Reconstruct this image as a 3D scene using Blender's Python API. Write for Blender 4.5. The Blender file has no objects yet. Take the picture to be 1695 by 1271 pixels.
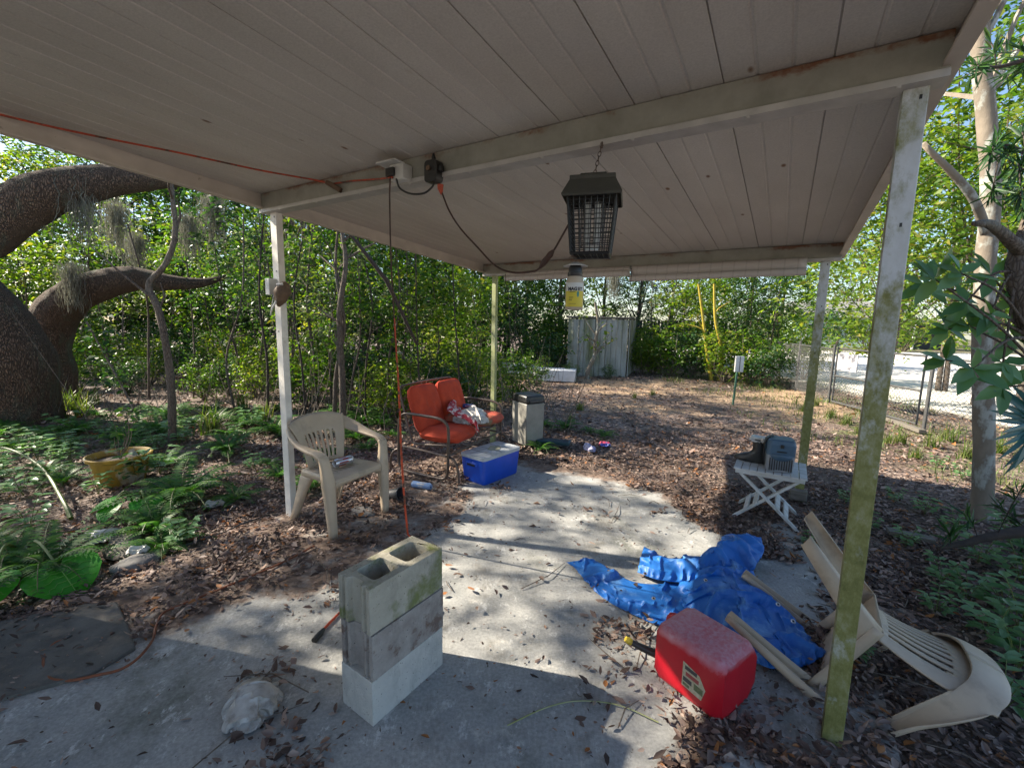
import bpy, bmesh, math, random
import numpy as np
from mathutils import Vector, Matrix, noise, Quaternion
from mathutils.geometry import tessellate_polygon
S = bpy.context.scene
C = S.collection
PI = math.pi
R = math.radians
rng = np.random.default_rng(7)
random.seed(7)
# ------------------------------------------------------------------ camera solve of the place
CX, CY, F = 847.5, 635.5, 729.036
PITCH, ROLL, CAMH = .1391, .0206, 1.5817
_f = Vector((0, math.cos(PITCH), -math.sin(PITCH)))
_r0 = Vector((1, 0, 0)); _u0 = _r0.cross(_f)
_r = _r0*math.cos(ROLL) + _u0*math.sin(ROLL)
_u = -_r0*math.sin(ROLL) + _u0*math.cos(ROLL)
EYE = Vector((0, 0, CAMH))
def ray(px, py): return _f + _r*((px-CX)/F) - _u*((py-CY)/F)
def G(px, py, z=0.0):
    d = ray(px, py); return EYE + d*((z-CAMH)/d.z)
def col(px, Y, z=0.0):
    d = ray(px, 540); k = Y/d.y; return Vector((d.x*k, Y, z))
def at(px, py, Y):
    d = ray(px, py); return EYE + d*(Y/d.y)
def proj(p):
    d = p-EYE; z = d.dot(_f)
    if z < .05: return (-9999, -9999)
    return CX+F*d.dot(_r)/z, CY-F*d.dot(_u)/z
# patio frame: u along the beams, v away from the house
EXPO = 1.68
PHI = -.5497
P1 = Vector((-1.7912, 3.3775, 0))
U = Vector((math.cos(PHI), math.sin(PHI), 0)); V = Vector((-math.sin(PHI), math.cos(PHI), 0))
def CW(u, v, z=0.0): return P1 + U*u + V*v + Vector((0, 0, z))
def loc_uv(p):
    d = p-P1; return d.dot(U), d.dot(V)
def hitv(px, py, v):
    d = ray(px, py); t = (v-(EYE-P1).dot(V))/d.dot(V); return EYE+d*t
def zc(v): return 2.479-.06*v
def hitc(px, py, dz=0):
    d = ray(px, py); n = Vector((0, 0, 1))+V*.06
    t = (2.479+dz-(EYE.z+.06*((EYE-P1).dot(V))))/d.dot(n); return EYE+d*t
# ------------------------------------------------------------------ mesh helpers
class MB:
    def __init__(s): s.v = []; s.f = []; s.m = []; s.attr = None
    def add(s, vs, fs, m=0):
        o = len(s.v); s.v += [tuple(x) for x in vs]
        for f in fs: s.f.append(tuple(i+o for i in f)); s.m.append(m)
    def box(s, c, size, M=None, m=0, taper=1.0):
        x, y, z = size[0]/2, size[1]/2, size[2]/2; c = Vector(c); vs = []
        for k in (-1, 1):
            q = taper if k > 0 else 1
            for a, b in ((-1, -1), (1, -1), (1, 1), (-1, 1)):
                p = Vector((a*x*q, b*y*q, k*z)); vs.append((M @ p if M else p)+c)
        s.add(vs, [(3, 2, 1, 0), (4, 5, 6, 7), (0, 1, 5, 4), (1, 2, 6, 5), (2, 3, 7, 6), (3, 0, 4, 7)], m)
    def bar(s, a, b, w, t, up=(0, 0, 1), m=0):
        a = Vector(a); b = Vector(b); d = (b-a); L = d.length; d.normalize(); up = Vector(up)
        x = d.cross(up); x = x.normalized() if x.length > 1e-5 else Vector((1, 0, 0)); y = x.cross(d)
        M = Matrix((x, d, y)).transposed(); s.box((a+b)/2, (w, L, t), M, m)
    def tube(s, pts, r, n=8, m=0, caps=True, lump=0.0, seed=0.0, lf=3.0):
        pts = [Vector(p) for p in pts]; N = len(pts)
        rr = list(r) if hasattr(r, '__len__') else [r]*N
        prev = None; vs = []
        for i, p in enumerate(pts):
            t = (pts[min(i+1, N-1)]-pts[max(i-1, 0)]).normalized()
            if prev is None:
                a = Vector((0, 0, 1)) if abs(t.z) < .9 else Vector((1, 0, 0)); x = t.cross(a).normalized()
            else:
                x = (prev-t*prev.dot(t)); x = x.normalized() if x.length > 1e-6 else t.orthogonal().normalized()
            prev = x; y = t.cross(x)
            for k in range(n):
                a = 2*PI*k/n; q = x*math.cos(a)+y*math.sin(a); rad = rr[i]
                if lump: rad *= 1+lump*noise.noise((p+q*rad)*lf/max(rr[0], .02)*.3+Vector((seed, 0, 0)))
                vs.append(p+q*rad)
        fs = []
        for i in range(N-1):
            for k in range(n):
                k2 = (k+1) % n; fs.append((i*n+k, i*n+k2, (i+1)*n+k2, (i+1)*n+k))
        if caps: fs += [tuple(range(n))[::-1], tuple((N-1)*n+k for k in range(n))]
        s.add(vs, fs, m)
    def lathe(s, prof, n=24, M=None, m=0, sq=None):
        vs = []
        for r, z in prof:
            for k in range(n):
                a = 2*PI*k/n; p = Vector((r*math.cos(a), r*math.sin(a), z)); vs.append(M @ p if M else p)
        fs = []
        for i in range(len(prof)-1):
            for k in range(n):
                k2 = (k+1) % n; fs.append((i*n+k, i*n+k2, (i+1)*n+k2, (i+1)*n+k))
        s.add(vs, fs, m)
    def prism(s, poly, z0, z1, holes=(), m=0, M=None):
        loops = [poly]+list(holes); flat = [p for l in loops for p in l]; n = len(flat)
        vs = [Vector((p[0], p[1], z0)) for p in flat]+[Vector((p[0], p[1], z1)) for p in flat]
        if M: vs = [M @ p for p in vs]
        tris = tessellate_polygon([[Vector((p[0], p[1], 0)) for p in l] for l in loops])
        fs = []
        for t in tris: fs += [tuple(t)[::-1], tuple(i+n for i in t)]
        o = 0
        for l in loops:
            k = len(l)
            for i in range(k):
                j = (i+1) % k; fs.append((o+i, o+j, n+o+j, n+o+i))
            o += k
        s.add(vs, fs, m)
    def strip(s, st, m=0):
        """st: rows of points of equal length -> lofted open sheet"""
        k = len(st[0]); vs = [p for row in st for p in row]; fs = []
        for i in range(len(st)-1):
            for j in range(k-1): fs.append((i*k+j, i*k+j+1, (i+1)*k+j+1, (i+1)*k+j))
        s.add(vs, fs, m)
    def grid(s, fn, nu, nv, skip=None, m=0):
        vs = [fn(i/nu, j/nv) for i in range(nu+1) for j in range(nv+1)]; fs = []
        for i in range(nu):
            for j in range(nv):
                if skip and skip((i+.5)/nu, (j+.5)/nv): continue
                a = i*(nv+1)+j; fs.append((a, a+nv+1, a+nv+2, a+1))
        s.add(vs, fs, m)
    def build(s, name, mats, parent=None, loc=None, rot=None, smooth=40, bevel=0, solid=0, sub=0, fix=True, segs=2):
        me = bpy.data.meshes.new(name); me.from_pydata(s.v, [], s.f)
        if fix:
            b = bmesh.new(); b.from_mesh(me)
            bmesh.ops.recalc_face_normals(b, faces=b.faces); b.to_mesh(me); b.free()
        if not isinstance(mats, (list, tuple)): mats = [mats]
        for q in mats: me.materials.append(q)
        if len(mats) > 1: me.polygons.foreach_set('material_index', s.m)
        if s.attr:
            for an, vals in s.attr.items():
                A = me.attributes.new(an, 'FLOAT', 'POINT'); A.data.foreach_set('value', vals)
        if smooth:
            me.polygons.foreach_set('use_smooth', [True]*len(me.polygons))
            if smooth < 180: me.set_sharp_from_angle(angle=R(smooth))
        me.update()
        o = bpy.data.objects.new(name, me); C.objects.link(o)
        if parent: o.parent = parent
        if loc is not None: o.location = loc
        if rot is not None: o.rotation_euler = rot
        if solid:
            d = o.modifiers.new('solid', 'SOLIDIFY'); d.thickness = solid; d.offset = 0
        if sub:
            d = o.modifiers.new('sub', 'SUBSURF'); d.levels = sub; d.render_levels = sub
        if bevel:
            d = o.modifiers.new('bevel', 'BEVEL'); d.width = bevel; d.segments = segs; d.limit_method = 'ANGLE'; d.angle_limit = R(35)
        return o
def npmesh(name, Vv, Ff, mat, parent=None, smooth=True):
    """fast mesh from numpy (n,3) and (m,4)"""
    me = bpy.data.meshes.new(name); n = len(Vv); m = len(Ff)
    me.vertices.add(n); me.vertices.foreach_set('co', np.ascontiguousarray(Vv, np.float32).ravel())
    me.loops.add(m*4); me.loops.foreach_set('vertex_index', np.ascontiguousarray(Ff, np.int32).ravel())
    me.polygons.add(m); me.polygons.foreach_set('loop_start', np.arange(0, m*4, 4, dtype=np.int32))
    me.polygons.foreach_set('use_smooth', np.ones(m, bool) if smooth else np.zeros(m, bool))
    me.update(calc_edges=True); me.validate(); me.materials.append(mat)
    o = bpy.data.objects.new(name, me); C.objects.link(o)
    if parent: o.parent = parent
    return o
def tag(o, label, cat, group=None):
    o['label'] = label; o['category'] = cat
    if group: o['group'] = group
    return o
def thing(name, label, cat, loc=(0, 0, 0), rotz=0.0, group=None):
    o = bpy.data.objects.new(name, None); C.objects.link(o); o.empty_display_size = .1
    o.location = loc; o.rotation_euler = (0, 0, rotz); return tag(o, label, cat, group)
def struct(o): o['kind'] = 'structure'; return o
def stuff(o): o['kind'] = 'stuff'; return o
def dup(root, loc=None, rotz=None, scale=None, label=None, group=None):
    r = root.copy(); C.objects.link(r)
    if loc is not None: r.location = loc
    if rotz is not None: r.rotation_euler = (0, 0, rotz)
    if scale is not None: r.scale = (scale,)*3 if not hasattr(scale, '__len__') else scale
    if label: r['label'] = label
    if group: r['group'] = group
    for ch in list(root.children):
        c = ch.copy(); C.objects.link(c); c.parent = r
        for g in list(ch.children):
            d = g.copy(); C.objects.link(d); d.parent = c
    return r
def smooth_path(pts, k=6):
    """Catmull-Rom through pts"""
    P = [Vector(p) for p in pts]; P = [P[0]*2-P[1]]+P+[P[-1]*2-P[-2]]; out = []
    for i in range(1, len(P)-2):
        a, b, c, d = P[i-1:i+3]
        for j in range(k):
            t = j/k; out.append(.5*((2*b)+(c-a)*t+(2*a-5*b+4*c-d)*t*t+(3*b-a-3*c+d)*t**3))
    out.append(P[-2]); return out
def lerpl(vals, k=6):
    out = []
    for i in range(len(vals)-1):
        for j in range(k): out.append(vals[i]+(vals[i+1]-vals[i])*j/k)
    return out+[vals[-1]]
def rbox(mb, c, size, r, M=None, m=0, n=4):
    """box with rounded vertical edges (prism)"""
    x, y = size[0]/2-r, size[1]/2-r; poly = []
    for cx, cy, a0 in ((x, y, 0), (-x, y, 90), (-x, -y, 180), (x, -y, 270)):
        for k in range(n+1):
            a = R(a0+90*k/n); poly.append((cx+r*math.cos(a), cy+r*math.sin(a)))
    T = Matrix.Translation(Vector(c)) @ (M.to_4x4() if M else Matrix())
    mb.prism(poly, -size[2]/2, size[2]/2, m=m, M=T)
# ------------------------------------------------------------------ materials
def mat_new(name):
    m = bpy.data.materials.new(name); m.use_nodes = True; nt = m.node_tree
    b = nt.nodes['Principled BSDF']; return m, nt, b
def N(nt, t, **kw):
    n = nt.nodes.new(t)
    for k, v in kw.items():
        if k.startswith('i_'): n.inputs[k[2:].replace('_', ' ')].default_value = v
        else: setattr(n, k, v)
    return n
def ramp(nt, stops, fac):
    n = nt.nodes.new('ShaderNodeValToRGB'); e = n.color_ramp.elements
    while len(e) < len(stops): e.new(.5)
    for i, (p, c) in enumerate(stops):
        e[i].position = p; e[i].color = (*c, 1) if len(c) == 3 else c
    nt.links.new(fac, n.inputs[0]); return n.outputs[0]
def mixc(nt, fac, a, b, mode='MIX'):
    n = nt.nodes.new('ShaderNodeMix'); n.data_type = 'RGBA'; n.blend_type = mode
    for sock, v in ((n.inputs[0], fac), (n.inputs[6], a), (n.inputs[7], b)):
        if hasattr(v, 'default_value'): nt.links.new(v, sock)
        elif isinstance(v, (int, float)): sock.default_value = v
        else: sock.default_value = (*v, 1)
    return n.outputs[2]
def coords(nt, scale=(1, 1, 1), kind='Object'):
    t = nt.nodes.new('ShaderNodeTexCoord'); mp = nt.nodes.new('ShaderNodeMapping'); mp.inputs[3].default_value = scale
    nt.links.new(t.outputs[kind], mp.inputs[0]); return mp.outputs[0]
def noisef(nt, vec, scale, detail=5, rough=.6):
    n = N(nt, 'ShaderNodeTexNoise'); n.inputs['Scale'].default_value = scale; n.inputs['Detail'].default_value = detail; n.inputs['Roughness'].default_value = rough
    nt.links.new(vec, n.inputs['Vector']); return n.outputs['Fac']
def bump(nt, b, h, strength=.3, dist=.01):
    n = nt.nodes.new('ShaderNodeBump'); n.inputs['Strength'].default_value = strength; n.inputs['Distance'].default_value = dist
    nt.links.new(h, n.inputs['Height']); nt.links.new(n.outputs[0], b.inputs['Normal'])
def mat(name, c1, c2=None, scale=8, rough=.6, c3=None, t3=(.58, .68), s3=3, metal=0, bmp=.15, bscale=60, str_=(1, 1, 1), bd=.004, t2=(.35, .65), spec=None):
    """two-tone mottled surface with an optional third patchy tone (dirt, algae, rust, painted highlights) and fine bump"""
    m, nt, b = mat_new(name); v = coords(nt, str_); c2 = c2 or tuple(x*.8 for x in c1)
    cc = ramp(nt, [(t2[0], c1), (t2[1], c2)], noisef(nt, v, scale))
    if c3: 
        f = ramp(nt, [(t3[0], (0, 0, 0)), (t3[1], (1, 1, 1))], noisef(nt, v, s3, 8, .65)); cc = mixc(nt, f, cc, c3)
    nt.links.new(cc, b.inputs['Base Color'])
    b.inputs['Roughness'].default_value = rough; b.inputs['Metallic'].default_value = metal
    if spec is not None: b.inputs['Specular IOR Level'].default_value = spec
    if bmp: bump(nt, b, noisef(nt, v, bscale, 6), bmp, bd)
    return m
def leafmat(name, stops, trans=.45, tint=(1.25, 1.35, .5), rough=.45, spec=.4):
    m, nt, b = mat_new(name); g = nt.nodes.new('ShaderNodeNewGeometry'); out = nt.nodes['Material Output']
    cc = ramp(nt, stops, g.outputs['Random Per Island'])
    nt.links.new(cc, b.inputs['Base Color']); b.inputs['Roughness'].default_value = rough; b.inputs['Specular IOR Level'].default_value = spec
    t = nt.nodes.new('ShaderNodeBsdfTranslucent'); nt.links.new(mixc(nt, 1.0, cc, tint, 'MULTIPLY'), t.inputs[0])
    for n in nt.nodes:
        if n.type == 'MIX': n.clamp_result = False
    mx = nt.nodes.new('ShaderNodeMixShader'); mx.inputs[0].default_value = trans
    nt.links.new(b.outputs[0], mx.inputs[1]); nt.links.new(t.outputs[0], mx.inputs[2]); nt.links.new(mx.outputs[0], out.inputs[0])
    return m
M = {}
def ceilmat():
    m, nt, b = mat_new('painted_roof_pan'); v = coords(nt, (1, .35, 1)); v2 = coords(nt)
    base = ramp(nt, [(.3, (.60, .565, .52)), (.7, (.50, .465, .425))], noisef(nt, v, 3, 6, .6))
    fine = ramp(nt, [(.35, (.92, .92, .92)), (.65, (1.08, 1.08, 1.08))], noisef(nt, v2, 140, 3))
    base = mixc(nt, 1.0, base, fine, 'MULTIPLY')
    vo = N(nt, 'ShaderNodeTexVoronoi'); vo.inputs['Scale'].default_value = 5.5
    nt.links.new(coords(nt, (1, .5, 0)), vo.inputs['Vector'])
    # a few rust and wasp-mud specks
    sp = ramp(nt, [(.045, (1, 1, 1)), (.085, (0, 0, 0))], vo.outputs['Distance'])
    wn = N(nt, 'ShaderNodeTexWhiteNoise'); nt.links.new(vo.outputs['Position'], wn.inputs[0])
    on = ramp(nt, [(.5, (0, 0, 0)), (.51, (1, 1, 1))], wn.outputs['Value'])
    f = mixc(nt, 1.0, sp, on, 'MULTIPLY')
    nt.links.new(mixc(nt, f, base, (.16, .075, .03)), b.inputs['Base Color']); b.inputs['Roughness'].default_value = .55
    bump(nt, b, noisef(nt, v2, 120, 4), .12, .002); return m
M['ceil'] = ceilmat()
def beammat():
    m, nt, b = mat_new('weathered_beam_paint'); v = coords(nt)
    base = ramp(nt, [(.3, (.32, .315, .275)), (.7, (.22, .22, .185))], noisef(nt, v, 7, 7, .65))
    sx = N(nt, 'ShaderNodeSeparateXYZ'); nt.links.new(v, sx.inputs[0])
    ad = N(nt, 'ShaderNodeMath', operation='MULTIPLY_ADD'); ad.inputs[1].default_value = .10
    nt.links.new(noisef(nt, coords(nt, (1, 1, 2)), 5, 8, .7), ad.inputs[0]); nt.links.new(sx.outputs[2], ad.inputs[2])
    f = ramp(nt, [(.158, (0, 0, 0)), (.172, (1, 1, 1))], ad.outputs[0])   # rust along the top seam, object z = height above beam bottom
    g = ramp(nt, [(.46, (0, 0, 0)), (.58, (1, 1, 1))], noisef(nt, v, 2.5, 6, .7))
    f2 = mixc(nt, 1.0, f, g, 'MULTIPLY')
    nt.links.new(mixc(nt, f2, base, (.16, .065, .03)), b.inputs['Base Color']); b.inputs['Roughness'].default_value = .6
    bump(nt, b, noisef(nt, v, 90, 5), .2, .003); return m
M['beam'] = beammat()
M['fascia'] = mat('fascia_paint', (.56, .50, .44), (.46, .41, .36), 6, .55, (.20, .15, .1), (.66, .72), 9)
M['lip'] = mat('beam_lip_metal', (.46, .44, .42), (.36, .345, .33), 9, .45)
M['post'] = mat('post_paint', (.72, .68, .62), (.56, .53, .48), 9, .5, (.30, .27, .18), (.6, .75), 6)
def mosspost():
    m, nt, b = mat_new('post_paint_algae'); v = coords(nt, (1, 1, .6)); sx = N(nt, 'ShaderNodeSeparateXYZ'); nt.links.new(coords(nt), sx.inputs[0])
    base = ramp(nt, [(.35, (.60, .62, .64)), (.65, (.44, .45, .44))], noisef(nt, v, 9, 6))
    ad = N(nt, 'ShaderNodeMath', operation='MULTIPLY_ADD'); ad.inputs[1].default_value = -.10; nt.links.new(sx.outputs[2], ad.inputs[0]); nt.links.new(noisef(nt, v, 6, 9, .72), ad.inputs[2])
    f = ramp(nt, [(.26, (0, 0, 0)), (.40, (1, 1, 1))], ad.outputs[0])   # algae climbing from the ground, patchy higher up
    al = ramp(nt, [(.35, (.12, .125, .03)), (.5, (.20, .20, .06)), (.68, (.30, .30, .17))], noisef(nt, v, 22, 8, .75))
    nt.links.new(mixc(nt, f, base, al), b.inputs['Base Color']); b.inputs['Roughness'].default_value = .65; bump(nt, b, noisef(nt, v, 80, 6), .3, .004); return m
M['post_moss'] = mosspost()
M['post_green'] = mat('post_paint_green', (.36, .38, .22), (.25, .27, .09), 5, .6, (.42, .42, .36), (.6, .7), 4)
def slabmat():
    m, nt, b = mat_new('patio_concrete'); v = coords(nt)
    base = ramp(nt, [(.25, (.44, .43, .405)), (.5, (.335, .335, .325)), (.72, (.215, .225, .225))], noisef(nt, v, 1.6, 9, .68))
    w = ramp(nt, [(.55, (0, 0, 0)), (.62, (1, 1, 1))], noisef(nt, v, 3.1, 10, .75))
    base = mixc(nt, w, base, (.47, .455, .425))
    d = ramp(nt, [(.54, (0, 0, 0)), (.68, (1, 1, 1))], noisef(nt, coords(nt, (1.2, .8, 1)), 1.3, 9, .72))
    base = mixc(nt, d, base, (.165, .17, .145))
    pw = N(nt, 'ShaderNodeTexNoise'); pw.inputs['Scale'].default_value = 9; pw.inputs['Detail'].default_value = 12; pw.inputs['Roughness'].default_value = .8; nt.links.new(coords(nt, (1, .6, 1)), pw.inputs['Vector'])
    base = mixc(nt, ramp(nt, [(.56, (0, 0, 0)), (.60, (1, 1, 1))], pw.outputs['Fac']), base, (.50, .50, .49))
    base = mixc(nt, ramp(nt, [(.35, (.6, .6, .6)), (.46, (0, 0, 0))], noisef(nt, v, 2.2, 10, .75)), base, (.15, .135, .11))
    fine = ramp(nt, [(.3, (.75, .75, .75)), (.7, (1.15, 1.15, 1.15))], noisef(nt, v, 70, 5)); base = mixc(nt, 1.0, base, fine, 'MULTIPLY')
    a = N(nt, 'ShaderNodeAttribute'); a.attribute_name = 'soil'
    ad = N(nt, 'ShaderNodeMath', operation='MULTIPLY_ADD'); ad.inputs[1].default_value = .9; nt.links.new(noisef(nt, v, 5, 9, .7), ad.inputs[0]); nt.links.new(a.outputs['Fac'], ad.inputs[2])
    f = ramp(nt, [(.80, (0, 0, 0)), (1.08, (1, 1, 1))], ad.outputs[0])
    vo = N(nt, 'ShaderNodeTexVoronoi'); vo.inputs['Scale'].default_value = 30; nt.links.new(v, vo.inputs['Vector']); sv = N(nt, 'ShaderNodeSeparateColor'); nt.links.new(vo.outputs['Color'], sv.inputs[0])
    so = mixc(nt, .45, ramp(nt, [(.32, (.05, .035, .026)), (.68, (.22, .16, .125))], noisef(nt, v, 26, 9, .75)), ramp(nt, [(0, (.05, .03, .022)), (.5, (.15, .09, .065)), (1, (.33, .24, .18))], sv.outputs[0]))
    nt.links.new(mixc(nt, f, base, so), b.inputs['Base Color']); b.inputs['Roughness'].default_value = .85
    bump(nt, b, noisef(nt, v, 45, 9, .7), .35, .006); return m
M['slab'] = slabmat()
def groundmat():
    m, nt, b = mat_new('forest_floor'); v = coords(nt)
    vo = N(nt, 'ShaderNodeTexVoronoi'); vo.inputs['Scale'].default_value = 22; vo.inputs['Randomness'].default_value = 1
    dn = N(nt, 'ShaderNodeTexNoise'); dn.inputs['Scale'].default_value = 15; nt.links.new(v, dn.inputs['Vector'])
    vm = N(nt, 'ShaderNodeVectorMath', operation='MULTIPLY_ADD'); vm.inputs[1].default_value = (.12, .12, .12); nt.links.new(dn.outputs['Color'], vm.inputs[0]); nt.links.new(v, vm.inputs[2]); nt.links.new(vm.outputs[0], vo.inputs['Vector'])
    sx = N(nt, 'ShaderNodeSeparateColor'); nt.links.new(vo.outputs['Color'], sx.inputs[0])
    lv = ramp(nt, [(0, (.05, .035, .03)), (.35, (.12, .08, .066)), (.6, (.19, .135, .11)), (.85, (.28, .21, .175)), (1, (.38, .30, .25))], sx.outputs[0])
    so = ramp(nt, [(.3, (.07, .05, .037)), (.7, (.16, .115, .085))], noisef(nt, v, 9, 8, .7))
    f = ramp(nt, [(.42, (0, 0, 0)), (.6, (1, 1, 1))], noisef(nt, v, 1.1, 6, .65))
    gr = ramp(nt, [(.3, (.06, .085, .02)), (.7, (.15, .15, .06))], noisef(nt, v, 25, 6, .7))
    a = N(nt, 'ShaderNodeAttribute'); a.attribute_name = 'grass'
    ad = N(nt, 'ShaderNodeMath', operation='MULTIPLY'); nt.links.new(noisef(nt, v, 1.7, 8, .7), ad.inputs[0]); nt.links.new(a.outputs['Fac'], ad.inputs[1])
    gf = ramp(nt, [(.38, (0, 0, 0)), (.5, (1, 1, 1))], ad.outputs[0])
    cc = mixc(nt, gf, mixc(nt, f, lv, so), gr)
    sd = N(nt, 'ShaderNodeAttribute'); sd.attribute_name = 'sand'
    s2 = N(nt, 'ShaderNodeMath', operation='MULTIPLY_ADD'); s2.inputs[1].default_value = .5; nt.links.new(noisef(nt, v, 1.2, 8, .7), s2.inputs[0]); nt.links.new(sd.outputs['Fac'], s2.inputs[2])
    sf = ramp(nt, [(.6, (0, 0, 0)), (.9, (1, 1, 1))], s2.outputs[0])
    sn = ramp(nt, [(.3, (.62, .58, .52)), (.7, (.74, .70, .64))], noisef(nt, v, 6, 8, .7))
    ta = N(nt, 'ShaderNodeAttribute'); ta.attribute_name = 'straw'
    t2 = N(nt, 'ShaderNodeMath', operation='MULTIPLY_ADD'); t2.inputs[1].default_value = .8; nt.links.new(noisef(nt, v, 3.5, 9, .75), t2.inputs[0]); nt.links.new(ta.outputs['Fac'], t2.inputs[2])
    tf = ramp(nt, [(.72, (0, 0, 0)), (.98, (1, 1, 1))], t2.outputs[0])
    stw = ramp(nt, [(.25, (.20, .13, .085)), (.5, (.38, .26, .165)), (.75, (.52, .39, .26))], noisef(nt, v, 30, 8, .75))  # dry straw, its pale patches brightened to paint in sun streaks
    cc = mixc(nt, tf, cc, stw)
    nt.links.new(mixc(nt, sf, cc, sn), b.inputs['Base Color']); b.inputs['Roughness'].default_value = .9
    bump(nt, b, vo.outputs['Distance'], .8, .03); return m
M['ground'] = groundmat()
M['litter'] = leafmat('dead_leaves', [(0, (.045, .032, .028)), (.25, (.11, .075, .062)), (.5, (.19, .13, .108)), (.72, (.27, .195, .165)), (.9, (.40, .31, .26)), (.96, (.30, .13, .05)), (1, (.36, .15, .05))], .12, (1.1, .9, .7), .6, .25)
def blockmat(name, c1, c2, c3, t3, s3=5):
    m = mat(name, c1, c2, 14, .9, c3, t3, s3, bmp=.7, bscale=110, bd=.006); nt = m.node_tree; b = nt.nodes['Principled BSDF']; l = b.inputs['Base Color'].links[0].from_socket; v = coords(nt)
    vo = N(nt, 'ShaderNodeTexVoronoi'); vo.inputs['Scale'].default_value = 75; nt.links.new(v, vo.inputs['Vector'])
    pit = mixc(nt, 1.0, ramp(nt, [(.12, (1, 1, 1)), (.24, (0, 0, 0))], vo.outputs['Distance']), ramp(nt, [(.5, (0, 0, 0)), (.6, (1, 1, 1))], noisef(nt, v, 40, 3)), 'MULTIPLY')
    st = ramp(nt, [(.50, (0, 0, 0)), (.75, (.75, .75, .75))], noisef(nt, coords(nt, (1, 1, .4)), 9, 10, .75))
    nt.links.new(mixc(nt, pit, mixc(nt, st, l, tuple(x*.5 for x in c2)), tuple(x*.35 for x in c2)), b.inputs['Base Color']); return m
M['blk_top'] = blockmat('concrete_block_mossy', (.42, .39, .32), (.33, .31, .25), (.16, .18, .06), (.5, .62))
M['blk_mid'] = blockmat('concrete_block_rough', (.36, .33, .30), (.25, .22, .20), (.15, .10, .08), (.55, .62), 9)
M['blk_low'] = blockmat('concrete_block_clean', (.52, .51, .47), (.45, .44, .41), (.30, .30, .2), (.64, .75))
M['chair'] = mat('beige_resin', (.50, .40, .29), (.42, .33, .24), 5, .45, (.25, .205, .15), (.54, .78), 7, bmp=.06)
M['red_cush'] = mat('faded_red_canvas', (.56, .062, .02), (.42, .045, .018), 7, .85, (.14, .06, .04), (.60, .78), 3.2, bmp=.25, bscale=300, bd=.002)
M['red_seat'] = mat('stained_red_canvas', (.52, .085, .04), (.40, .075, .045), 6, .85, (.22, .18, .11), (.48, .6), 4, bmp=.25, bscale=300, bd=.002)
M['steel'] = mat('brown_steel_tube', (.13, .10, .085), (.09, .065, .05), 12, .4, (.20, .09, .04), (.6, .7), 8, metal=.4)
M['cool_blue'] = mat('blue_cooler_plastic', (.01, .075, .52), (.008, .06, .42), 5, .35, bmp=.05)
M['cool_lid'] = mat('white_cooler_lid', (.46, .49, .53), (.36, .38, .40), 8, .45, (.22, .2, .15), (.55, .7), 6)
M['bin_grey'] = mat('grey_bin_plastic', (.30, .285, .25), (.23, .22, .195), 6, .5, (.2, .18, .14), (.6, .75), 4)
M['black'] = mat('black_plastic', (.014, .014, .015), (.022, .021, .02), 9, .4)
M['darkgrey'] = mat('dark_grey_plastic', (.06, .06, .065), (.04, .04, .042), 9, .5)
M['tarp'] = mat('blue_tarp_weave', (.02, .17, .55), (.012, .11, .42), 5, .5, (.18, .38, .66), (.54, .74), 5.5, bmp=0)  # pale patches paint in sunlit highlights, the deeper blue a shaded tone
def tarpbump():
    m = M['tarp']; nt = m.node_tree; b = nt.nodes['Principled BSDF']; v = coords(nt)
    n = N(nt, 'ShaderNodeTexNoise'); n.noise_type = 'RIDGED_MULTIFRACTAL'; n.inputs['Scale'].default_value = 9; n.inputs['Detail'].default_value = 5; n.inputs['Distortion'].default_value = 1.2; nt.links.new(v, n.inputs['Vector']); bump(nt, b, n.outputs['Fac'], .55, .012)
tarpbump()
M['gas'] = mat('red_fuel_plastic', (.50, .006, .02), (.40, .005, .015), 4, .38, bmp=.05)
def gastop():
    m, nt, b = mat_new('red_fuel_plastic_dusty'); v = coords(nt)
    sx = N(nt, 'ShaderNodeSeparateXYZ'); nt.links.new(v, sx.inputs[0])
    ad = N(nt, 'ShaderNodeMath', operation='MULTIPLY_ADD'); ad.inputs[1].default_value = .07; nt.links.new(noisef(nt, v, 30, 6), ad.inputs[0]); nt.links.new(sx.outputs[2], ad.inputs[2])
    f = ramp(nt, [(.255, (0, 0, 0)), (.285, (1, 1, 1))], ad.outputs[0])
    red = ramp(nt, [(.3, (.50, .006, .02)), (.7, (.40, .005, .015))], noisef(nt, v, 6))
    dust = ramp(nt, [(.35, (.52, .25, .29)), (.65, (.50, .13, .16))], noisef(nt, v, 60, 5))
    nt.links.new(mixc(nt, f, red, dust), b.inputs['Base Color']); b.inputs['Roughness'].default_value = .42
    return m
M['gastop'] = gastop()
M['yellow'] = mat('yellow_plastic', (.55, .42, .03), (.45, .33, .03), 9, .45)
M['white'] = mat('white_paint', (.62, .62, .60), (.50, .50, .48), 8, .55, (.3, .28, .22), (.62, .75), 5)
M['tablewhite'] = mat('weathered_white_wood', (.55, .56, .57), (.42, .42, .40), 10, .7, (.26, .25, .18), (.58, .7), 6, str_=(1, 3, 1))
M['orange'] = mat('orange_cord', (.50, .06, .015), (.33, .04, .012), 30, .5, (.08, .035, .02), (.5, .6), 18)
M['orange_dirty'] = mat('dirty_orange_cord', (.26, .07, .025), (.15, .05, .02), 30, .6)
M['browncord'] = mat('brown_cord', (.06, .022, .012), (.035, .016, .01), 30, .5)
M['bluecase'] = mat('blue_grey_case', (.06, .115, .18), (.045, .085, .13), 7, .45)
M['greycase'] = mat('grey_ribbed_case', (.25, .27, .30), (.2, .21, .23), 7, .5)
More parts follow.
